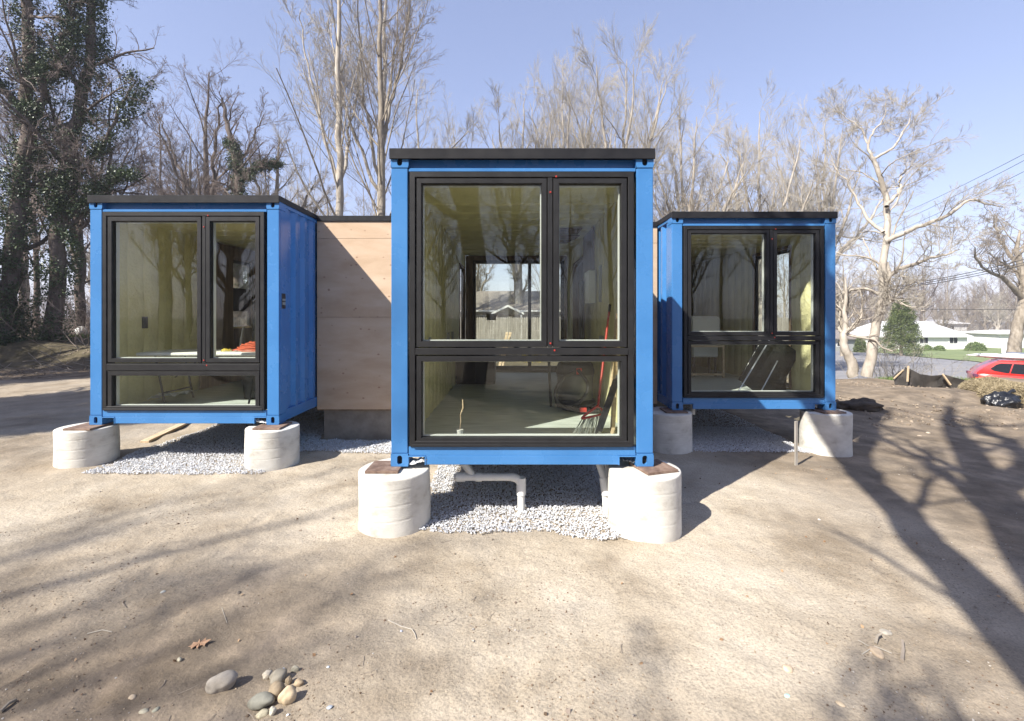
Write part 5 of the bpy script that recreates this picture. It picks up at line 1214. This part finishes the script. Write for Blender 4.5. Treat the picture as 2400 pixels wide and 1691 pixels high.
# cedar
R = np.random.default_rng(95); pc = []
for k in range(1100):
    h = R.random()**.8; a = R.random()*6.283; rr = 2.5*(1-h)**.42*(.5+.5*R.random())*(1 + .9*vnoise(h*7, a*1.3, 1, 3))
    pc.append((rr*math.cos(a), rr*math.sin(a), 1.0+h*6.4 - .25*rr))
me = leaves(np.array(pc), 26, .2, .075, 'foliage', M['cedar'], 96); me.materials.append(M['cedar'])
t = thing('evergreen_tree', 'dark green cedar standing left of the white ranch house', 'tree', (px(2112, 62), 62, gz(px(2112,62), 62)))
o = bpy.data.objects.new('crown', me); COL.objects.link(o); o.parent = t
mb = MB(); mb.tube([(0,0,-.3),(0,0,4),(0,0,6.8)], [.2,.14,.04], 8); mb.build('trunk', M['bark_mid'], t)
t = thing('mailbox_post', 'white post on the far lawn above the red car', 'post', (px(2355, 60), 60, gz(px(2355,60), 60)))
mb = MB(); mb.box(-.35, .35, -.1, .1, 0, 1.9, .02); mb.build('post_body', M['white'], t)
mb = MB(); mb.box(-.42, .42, -.14, .14, 1.91, 2.02, .02); mb.build('post_cap', M['white'], t)
# overhead wires
def wire(name, label, pts, r_, n=26, sag=0):
    a, b = Vector(pts[0]), Vector(pts[1]); P = []
    for k in range(n+1):
        u = k/n; P.append(a.lerp(b, u) - Vector((0,0,sag*4*u*(1-u))))
    mb = MB(); mb.tube(P, r_, 5); return tag(mb.build(name, M['wire'], None, True), label, 'wire')
for k, (y0, y1, lab) in enumerate(((330, 542, 'highest of the three thin wires crossing the sky at right'), (345, 560, 'middle of the three thin wires crossing the sky at right'), (372, 575, 'lowest of the three thin wires crossing the sky at right'))):
    wire('power_line', lab, (PW(2460, y0, 24), PW(1900, y1+30, 70)), .014, sag=.9)
for k, (y0, y1, lab) in enumerate(((594, 674, 'upper strand of the heavy cable bundle reaching the crooked tree'), (602, 677, 'middle strand of the heavy cable bundle reaching the crooked tree'), (608, 681, 'lower strand of the heavy cable bundle reaching the crooked tree'))):
    wire('utility_cable', lab, (PW(2450, y0, 20), PW(2078, y1, 15.6)), .013, sag=.12)
wire('distant_wire', 'thin level wire crossing in front of the far trees', (PW(1900, 722, 60), PW(2500, 725, 60)), .035, sag=.1)

# ------------------------------------------------------------------ silt fence, stakes, straw, plastic bag, soil heap
t = thing('silt_fence', 'sagging black silt fence with wooden stakes along the dirt berm', 'silt fence', (0,0,0))
top = [(2092,884,13.9),(2104,872,13.8),(2118,866,13.7),(2127,861,13.6),(2133,866,13.5),(2145,874,13.4),(2163,878,13.2),(2185,881,13.1),(2205,879,13.0),(2214,878,12.9),(2235,884,12.7),(2262,891,12.4),(2290,896,12.1),(2330,905,11.9)]
vs = []; fs = []
rows = 6
for k, (a, b, D) in enumerate(top):
    p = Vector(PW(a, b, D)); g = gz(p.x, p.y)-.05
    for j in range(rows):
        u = j/(rows-1); vs.append((p.x + .05*math.sin(k*1.7+j), p.y + .10*u*(1 if k > 3 else -1.0) + .05*math.sin(k*2.3+j*1.1), p.z*(1-u)+g*u))
for k in range(len(top)-1):
    for j in range(rows-1): fs.append((k*rows+j, (k+1)*rows+j, (k+1)*rows+j+1, k*rows+j+1))
n0 = len(vs); vs += [(v[0], v[1]+.006, v[2]) for v in vs]; fs += [tuple(i+n0 for i in f[::-1]) for f in fs]
mb = MB(); mb.add(vs, fs); mb.build('fabric', M['fabric'], t, True, fix=False)
def stake(p0, p1, w=.038):
    mb = MB(); p0, p1 = Vector(p0), Vector(p1); mb.obox((p0+p1)/2, ((p1-p0).length, w, w), p1-p0, (0,1,0.01), .002); return mb.build('stake', M['wood'], t)
stake(PW(2127, 895, 13.4), PW(2129, 858, 13.4)); stake(PW(2228, 903, 12.7), PW(2209, 877, 12.75)); stake(PW(2095, 888, 13.8), PW(2118, 867, 13.65), .03)
R = np.random.default_rng(97)
def straw(label, cx, cy, rx, ry, h, n, seed):
    r_ = np.random.default_rng(seed); a = r_.random(n)*6.283; q = r_.random(n)**.5
    x = cx+rx*q*np.cos(a); y = cy+ry*q*np.sin(a); z = terr(x, y, False)+h*np.sqrt(np.clip(1-q**2, 0, 1))*(1+.5*vnoise(x, y, .35, seed)) 
    d = norm(r_.normal(0, 1, (n, 3))*np.array([1,1,.45])); L = r_.uniform(.05, .14, n)[:, None]; s = norm(np.cross(d, r_.normal(0, 1, (n, 3))))*.004
    c = np.column_stack([x, y, z])
    V = np.stack([c-d*L*.5-s, c-d*L*.5+s, c+d*L*.5+s, c+d*L*.5-s], 1).reshape(-1, 3)
    o = tag(link('straw_heap', np_mesh('straw_heap', V, np.arange(n*4).reshape(-1, 4)), None, M['straw']), label, 'straw heap')
    mb = MB(); g = gz(cx, cy); mb.lathe([(1.0, -.05)]+[(math.cos(u), math.sin(u)*.93) for u in np.linspace(.05, 1.45, 8)], 20); core = mb.build('core', M['straw'], o, True)
    core.location = (cx, cy, g-.02); core.scale = (rx*.96, ry*.96, h*.9)
    return o
straw('straw heap in front of the red car, left of the bag', px(2345, 11.6), 11.6, .85, .6, .27, 26000, 1)
straw('straw heap at the right picture edge behind the bag', px(2395, 10.7), 10.7, .75, .7, .45, 20000, 2)
def blob(name, label, c, s, m, seed, cat, sub=4, amp=.25, fs_=.5, ridge=False, rot=(0,0,0), flat=None):
    import bmesh
    bm = bmesh.new(); bmesh.ops.create_icosphere(bm, subdivisions=sub, radius=1)
    for v in bm.verts:
        p = v.co.copy()
        nz_ = vnoise(p.x*1.0+seed*5.3, p.y+p.z*.7+seed, fs_, seed) + .5*vnoise(p.z+seed, p.x-p.y*.6, fs_*.5, seed+1)
        if ridge: nz_ += .5*math.sin(math.atan2(p.y, p.x)*11+3*p.z+seed)*.4
        v.co = p*(1+amp*float(nz_))
        if flat is not None and v.co.z < flat: v.co.z = flat + (v.co.z-flat)*.25
        v.co = Vector((v.co.x*s[0], v.co.y*s[1], v.co.z*s[2]))
    me = bpy.data.meshes.new(name); bm.to_mesh(me); bm.free(); me.polygons.foreach_set('use_smooth', [True]*len(me.polygons))
    o = link(name, me, None, m); o.location = c; o.rotation_euler = rot
    return tag(o, label, cat)
bx2, by2 = px(2350, 10.3), 10.3
b1 = blob('plastic_bag', 'crumpled black plastic bag lying against the straw', (bx2, by2, gz(bx2, by2)+.10), (.36, .28, .22), M['plastic_black'], 7, 'bag', 4, .42, .35, True)
mb = MB(); mb.tube([(.10,0,.14),(.17,0,.24),(.24,-.02,.27)], [.05,.03,.05], 8); mb.build('knot', M['plastic_black'], b1, True)
blob('soil_heap', 'dark clod of soil in the shade beside the right container', (px(2010, 9.6), 9.6, gz(px(2010,9.6), 9.6)+.02), (.42, .3, .16), noisy(mat('dark_soil', (.06,.045,.035), .95), [(.035,.027,.02),(.09,.07,.05)], 8, 8, bump=1, bscale=18), 4, 'soil heap', 4, .5, .5)
blob('white_rag', 'small white bucket shape lying at the edge of the left wood', (px(190, 21), 21, gz(px(190,21),21)+.25), (.28,.22,.26), M['paper'], 12, 'container', 3, .3)

# ------------------------------------------------------------------ red car with wrapped load
def car():
    t = thing('parked_car', 'red sport utility car with wrapped load on its roof, cut by the picture edge', 'car', (0,0,0))
    Hh = 1.68; hw = .92
    # stations along length (x from rear), lower-body half width, belt height, roof height
    def body():
        st = [(-.02,.70,.55,.98),(.03,.84,.42,1.02),(.18,.90,.32,1.06),(.5,.92,.26,1.07),(.95,.925,.24,1.06),(1.6,.92,.24,1.04),(2.4,.92,.24,1.02),(3.2,.92,.24,1.0),(3.8,.90,.26,.97),(4.3,.84,.34,.88),(4.55,.70,.45,.72)]
        n = 12; vs = []; fs = []
        for (x, w, zb, zt) in st:
            sec = [(-w*.86, zb), (-w*.97, zb+.14), (-w, (zb+zt)*.5), (-w*.985, zt-.14), (-w*.93, zt-.02), (-w*.80, zt+.01)]
            sec = sec + [(-a, b) for a, b in sec[::-1]]
            vs += [(x, a, b) for a, b in sec]
        for i in range(len(st)-1):
            for k in range(n): fs.append((i*n+k, i*n+(k+1) % n, (i+1)*n+(k+1) % n, (i+1)*n+k))
        fs.append(tuple(range(n))); fs.append(tuple(len(vs)-n+k for k in range(n)))
        mb = MB(); mb.add(vs, fs); o = mb.build('body', M['car_red'], t, True)
        return o
    body()
    # upper cabin: stations by height
    rows = [(1.0,.06,3.15,.80),(1.12,.10,3.0,.80),(1.32,.30,2.62,.74),(1.52,.58,2.25,.68),(1.61,.72,2.05,.64),(1.66,.86,1.9,.58)]
    vs = []; fs = []
    for (z, xa, xb, w) in rows: vs += [(xa,-w,z),(xb,-w,z),(xb+.06,-w*.6,z),(xb+.06,w*.6,z),(xb,w,z),(xa,w,z),(xa-.04,w*.6,z),(xa-.04,-w*.6,z)]
    for i in range(len(rows)-1):
        for k in range(8): fs.append((i*8+k, i*8+(k+1) % 8, (i+1)*8+(k+1) % 8, (i+1)*8+k))
    fs.append(tuple((len(rows)-1)*8+k for k in range(8))); mb = MB(); mb.add(vs, fs); mb.build('cabin', M['car_red'], t, True)
    # side windows: panes just proud of the cabin side
    def wz(z): return np.interp(z, [r[0] for r in rows], [r[3] for r in rows])
    for s in (-1, 1):
        for poly in ([(.50,1.28),(.62,1.20),(.98,1.13),(1.06,1.13),(1.18,1.53),(.84,1.53),(.70,1.47)], [(1.10,1.125),(2.02,1.09),(2.02,1.52),(1.22,1.535)], [(2.10,1.085),(2.98,1.07),(2.62,1.30),(2.26,1.49),(2.10,1.515)]):
            mb = MB(); V = [(x, s*(wz(z)+.006), z) for x, z in poly] + [(x, s*(wz(z)-.02), z) for x, z in poly]; n = len(poly)
            mb.add(V, [tuple(range(n)), tuple(range(n, 2*n))[::-1]]+[(i, (i+1) % n, n+(i+1) % n, n+i) for i in range(n)]); mb.build('side_window', M['dark_glass'], t)
        mb = MB(); mb.box(-.03, .14, s*.60 if s > 0 else -.86, .86 if s > 0 else -.60, .90, 1.03, .02); mb.build('tail_light', M['label_purple'], t)
        mb = MB(); mb.tube([(.55,s*.62,1.68),(.75,s*.62,1.735),(2.0,s*.62,1.735),(2.2,s*.60,1.68)], .018, 8); mb.build('roof_rail', M['black'], t, True)
        for x_ in (.92, 3.6):
            mb = MB(); mb.tube([(x_, s*.74, .345),(x_, s*.935, .345)], .345, 24); w = mb.build('wheel', M['black'], t, True)
            mb = MB(); mb.tube([(x_, s*.936, .345),(x_, s*.945, .345)], .22, 20); mb.build('rim', M['steel'], w, True)
            ar = MB(); ar.tube([(x_, s*.927, .345),(x_, s*.932, .345)], .41, 24); ar.build('wheel_arch', M['black'], t, True)
        mb = MB(); mb.box(1.75, 1.95, s*.93-.012, s*.93+.012, .93, .96, .005); mb.build('door_handle', M['car_red'], t)
    mb = MB(); mb.box(.7, 3.2, -.58, .58, .3, .35); mb.build('underbody', M['black'], t)
    for x_ in (.85, 1.75):
        mb = MB(); mb.tube([(x_,-.66,1.745),(x_,.66,1.745)], .02, 8); mb.build('crossbar', M['black'], t, True)
    return t
ct = car(); ct.location = (20.9, 20.75, gz(21, 20.5)+.16); ct.rotation_euler = (0, 0, rad(-37))
cz = ct.location.z
lt = thing('wrapped_load', 'long load wrapped in white plastic strapped on the red car roof', 'bundle', (20.9, 20.75, cz+1.765), rad(-37))
mb = MB(); rs_ = [.02,.10,.15,.17,.15,.14,.14,.14,.14,.13]
pts = [(-.10+.30*k*1.0-.1, -.35, .10+.03*math.sin(k*.9)) for k in range(10)]
mb.tube(pts, rs_, 10); wl = mb.build('wrap', M['paper'], lt, True); wl.scale = (1,1.2,.62)
mb = MB(); mb.tube([(.9+.4*k, .1, .13+.03*math.sin(k*1.9)) for k in range(6)], [.03,.14,.16,.13,.14,.12], 10); w2 = mb.build('wrap', M['steel'], lt, True); w2.scale = (1,1.2,.8)
for x_ in (.9, 1.8):
    mb = MB(); mb.tube(arc((x_,-.35,.06), .17, 0, 2*math.pi, (0,1,0), (0,0,.62), 14), .008, 5); mb.build('strap', M['black'], lt, True)

# ------------------------------------------------------------------ stones, leaf and sticks in the foreground
def G(a, b, z=0):
    D = F*(EYE-z)/(b-742); x = (a-1200)/F*D
    zz = gz(x, D); D = F*(EYE-zz)/(b-742); x = (a-1200)/F*D
    return x, D, gz(x, D)
sc_ = 2296/700
def GZm(zx, zy): return G(400+zx/sc_*1.0, 1400+zy/sc_)
stones = [  # zoomed px of centre-bottom, size px (w,h), colour, label, tilt
 (385, 745, .125, .078, .085, (.30,.27,.23), 'largest smooth grey brown stone lying alone left of the group', .35),
 (905, 830, .072, .055, .075, (.47,.37,.24), 'tan upright stone at the right front of the group', .5),
 (815, 790, .070, .062, .068, (.23,.18,.12), 'brown round stone in the middle of the group', -.2),
 (690, 880, .115, .070, .058, (.20,.195,.16), 'flat grey green stone at the front left of the group', -.1),
 (825, 680, .080, .062, .060, (.24,.215,.17), 'dull brown stone behind the round one in the group', .2),
 (745, 640, .050, .040, .042, (.46,.41,.33), 'cream rock at the back left of the group', .6),
 (705, 940, .050, .034, .030, (.42,.38,.27), 'small yellowish pebble nearest the picture bottom', .3),
 (785, 918, .030, .028, .040, (.46,.43,.35), 'small pale upright pebble beside the yellowish one', .1),
 (910, 680, .032, .03, .040, (.26,.20,.13), 'small brown stone behind the tan upright stone', .7),
 (985, 690, .045, .035, .028, (.34,.26,.17), 'thin brown stone at the right rear of the group', -.5),
 (68, 498, .022, .02, .018, (.36,.33,.25), 'lone small round pebble near the dry leaf', 0),
 (1222, 862, .026, .018, .010, (.33,.36,.40), 'flat bluish grey stone chip right of the group', .4),
 (1210, 548, .016, .015, .008, (.50,.53,.55), 'small square pale chip on shaded sand', .1),
 (1772, 272, .014, .014, .008, (.48,.50,.55), 'tiny pale blue chip near the curved twig', .2),
 (900, 915, .014, .011, .008, (.75,.73,.70), 'tiny white chip right of the small pebbles', .2),
 (868, 572, .018, .016, .014, (.45,.5,.58), 'tiny bluish chip behind the stone group', .2),
 (955, 580, .035, .014, .034, (.30,.28,.22), 'thin upright flake of stone behind the group', .1)]
for i, (zx, zy, sx, sy, sz, col, lab, rot) in enumerate(stones):
    x, y, z = GZm(zx, zy); y += sy*.45
    x = x*(y/(y-sy*.45))
    blob('stone', lab, (x, y, gz(x, y)+sz*.36), (sx*.55, sy*.55, sz*.58), stone_mat('stone_%d' % i, col), 3+i, 'stone', 4, .42, 1.0, rot=(.1*math.sin(i*3), -rot*.5 if i in (0,1) else .15*math.cos(i), rot))
for i, (a, b, s, col, lab) in enumerate(((862/2.551, 1200+1195/2.551, .03, (.35,.32,.24), 'left of two greenish pebbles at the lower left'), (932/2.551, 1200+1183/2.551, .024, (.30,.29,.22), 'right of two greenish pebbles at the lower left'),
      (790/2.551, 1200+1112/2.551, .028, (.50,.40,.28), 'pale tan chip left of the largest stone'), (975/2.551, 1200+475/2.551, .024, (.42,.42,.38), 'grey chip in the left middle foreground'),
      (1430/2.551, 1200+480/2.551, .026, (.12,.10,.08), 'dark clod where a thin shadow crosses, left foreground'), (1795/2.551, 1200+113/2.551, .02, (.2,.15,.11), 'small brown clod on the bright sand'),
      (2055, 1532, .062, (.42,.33,.235), 'half buried orange brown stone by the root tangle'), (2075, 1484, .05, (.34,.31,.26), 'flat grey stone above the root tangle'), (1847, 1568, .045, (.52,.40,.28), 'flat orange brown stone at lower right'),
      (1970, 1650, .03, (.45,.36,.25), 'small tan stone near the bottom right'), (1845, 1632, .022, (.35,.6,.55), 'tiny mint green scrap near the bottom right'), (1920, 1218, .02, (.7,.68,.64), 'tiny white chip on the right sand'),
      (2155, 1020, .05, (.40,.33,.25), 'pale clod on the right slope, left of two'), (2175, 1014, .06, (.42,.35,.27), 'pale clod on the right slope, right of two'), (2242, 982, .11, (.30,.24,.18), 'earth clod at the edge of the broad shadow'))):
    x, y, z = G(a, b); blob('stone', lab, (x, y, z+s*.02), (s*.72, s*.52, s*.30), stone_mat('chip_%d' % i, col), 30+i, 'stone', 3, .3, .8, rot=(0, 0, i*1.3))
# oak leaf
out = [(-.5,0),(-.36,.05),(-.30,.20),(-.22,.07),(-.12,.09),(-.05,.30),(.03,.10),(.12,.10),(.22,.27),(.26,.08),(.36,.09),(.5,.02),(.36,-.06),(.27,-.08),(.24,-.24),(.12,-.09),(.02,-.10),(-.06,-.28),(-.13,-.09),(-.24,-.07),(-.33,-.19),(-.37,-.04)]
n = len(out); vs = [(0,0,.10)] ; 
for (a, b) in out: vs.append((a, b, .16*abs(b)+.20*a*a + (.25*(a-.2) if a > .2 else 0)))
fs = [(0, 1+i, 1+(i+1) % n) for i in range(n)]; o_ = len(vs); vs += [(v[0], v[1], v[2]-.012) for v in vs]; fs += [tuple(i+o_ for i in f[::-1]) for f in fs]
mb = MB(); mb.add(vs, fs); o = mb.build('dry_leaf', noisy(mat('dry_oak_leaf', (.4,.24,.14), .8), [(.30,.17,.10),(.44,.28,.17)], 6, 6), None, False, fix=False)
x, y, z = G(468, 1512); o.location = (x, y, z+.006); o.scale = (.115, .14, .10); o.rotation_euler = (0.1, 0, .45); tag(o, 'dry brown oak leaf curled on the sand in the left foreground', 'leaf')
def twig(label, pts, r_, m='twig_pale', cat='twig'):
    P = [Vector(G(a, b)) + Vector((0,0,r_+h)) for a, b, h in pts]; mb = MB(); mb.tube(P, [r_*(1.1-.5*k/len(P)) for k in range(len(P))], 6); tag(mb.build('twig', M[m], None, True), label, cat)
twig('curved pale twig lying right of the stone group', [(910,1457,.004),(940,1470,.0),(965,1478,.003),(972,1488,.002),(976,1500,0)], .004)
twig('grey stick at the bottom left corner', [(0,1672,.0),(20,1655,.008),(38,1643,.0)], .009, 'bark_mid')
twig('thick bent root end in the tangle at lower right', [(2052,1512,0),(2056,1502,.02),(2066,1497,.025),(2074,1500,0)], .008, 'bark_mid')
twig('rough upright root piece right of the tangle', [(2114,1552,0),(2117,1530,.01),(2115,1512,.02)], .009, 'twig_mid')
twig('thin root crossing the tangle at lower right', [(2020,1535,0),(2050,1520,.01),(2090,1535,.005)], .003, 'twig_pale')
twig('thin straight twig left of the root tangle', [(2012,1502,0),(2045,1524,.006)], .003, 'twig_pale')
R = np.random.default_rng(98); Nl = 260
lx = R.uniform(-3.8, 5.2, Nl); ly = 2.1+6*R.random(Nl)**1.6; ok_ = ~in_gravel(lx, ly); lx, ly = lx[ok_], ly[ok_]; Nl = len(lx); lz = terr(lx, ly)+.003
a = R.uniform(0, 6.28, Nl); L = R.uniform(.02, .11, Nl); P = [np.column_stack([lx, ly, lz])]; d = np.column_stack([np.cos(a), np.sin(a), np.zeros(Nl)])
for k in range(3):
    d = norm(d+R.normal(0, .25, d.shape)*np.array([1,1,.25])); P.append(P[-1]+d*(L/3)[:, None])
tag(link('twig_litter', np_mesh('twig_litter', *tubes(np.stack(P, 1), np.repeat(R.uniform(.0008, .0022, Nl)[:, None], 4, 1), 4)), None, M['twig_mid']), 'small broken twigs and stalks strewn over the sand', 'litter', kind='stuff')
Nl = 190; lx = R.uniform(-3.6, 5.5, Nl); ly = 2.1+7*R.random(Nl)**1.5; ok_ = ~in_gravel(lx, ly); lx, ly = lx[ok_], ly[ok_]
me = leaves(np.column_stack([lx, ly, terr(lx, ly)+.006]), 1, .001, .012, 'leaf_litter', M['litter'], 99); me.materials.append(M['litter'])
tag(link('leaf_litter', me), 'torn scraps of dry brown leaf scattered over the sand', 'litter', kind='stuff')
twig('fine straw lying above the leaf, left foreground', [(520,1425,0),(532,1462,.004)], .0015, 'twig_pale')
twig('short pale twig near the left shadow line', [(205,1486,0),(240,1480,.004),(262,1482,0)], .003, 'twig_pale')
# grey step or slab in front of stones left unused; tidy dependency graph
hz = MB(); hz.box(-560, 560, -460, 660, -6.5, 32); ho = hz.build('haze', None); ho['kind'] = 'stuff'; ho['label'] = 'thin haze volume added to pale the distance'  # volume added to lighten the far trees and soften their contrast
hm = bpy.data.materials.new('haze'); hm.use_nodes = True; hn = hm.node_tree; hn.nodes.clear(); o1 = hn.nodes.new('ShaderNodeOutputMaterial'); v1 = hn.nodes.new('ShaderNodeVolumePrincipled')
v1.inputs['Color'].default_value = (.86, .90, 1.0, 1); v1.inputs['Density'].default_value = .0009; v1.inputs['Anisotropy'].default_value = .1
hn.links.new(v1.outputs[0], o1.inputs['Volume']); ho.data.materials.append(hm)
print('objects', len(COL.objects), 'tris', sum(len(m.loop_triangles) or sum(max(1, p.loop_total-2) for p in m.polygons[:0]) for m in bpy.data.meshes))
print('polys', sum(len(m.polygons) for m in bpy.data.meshes))
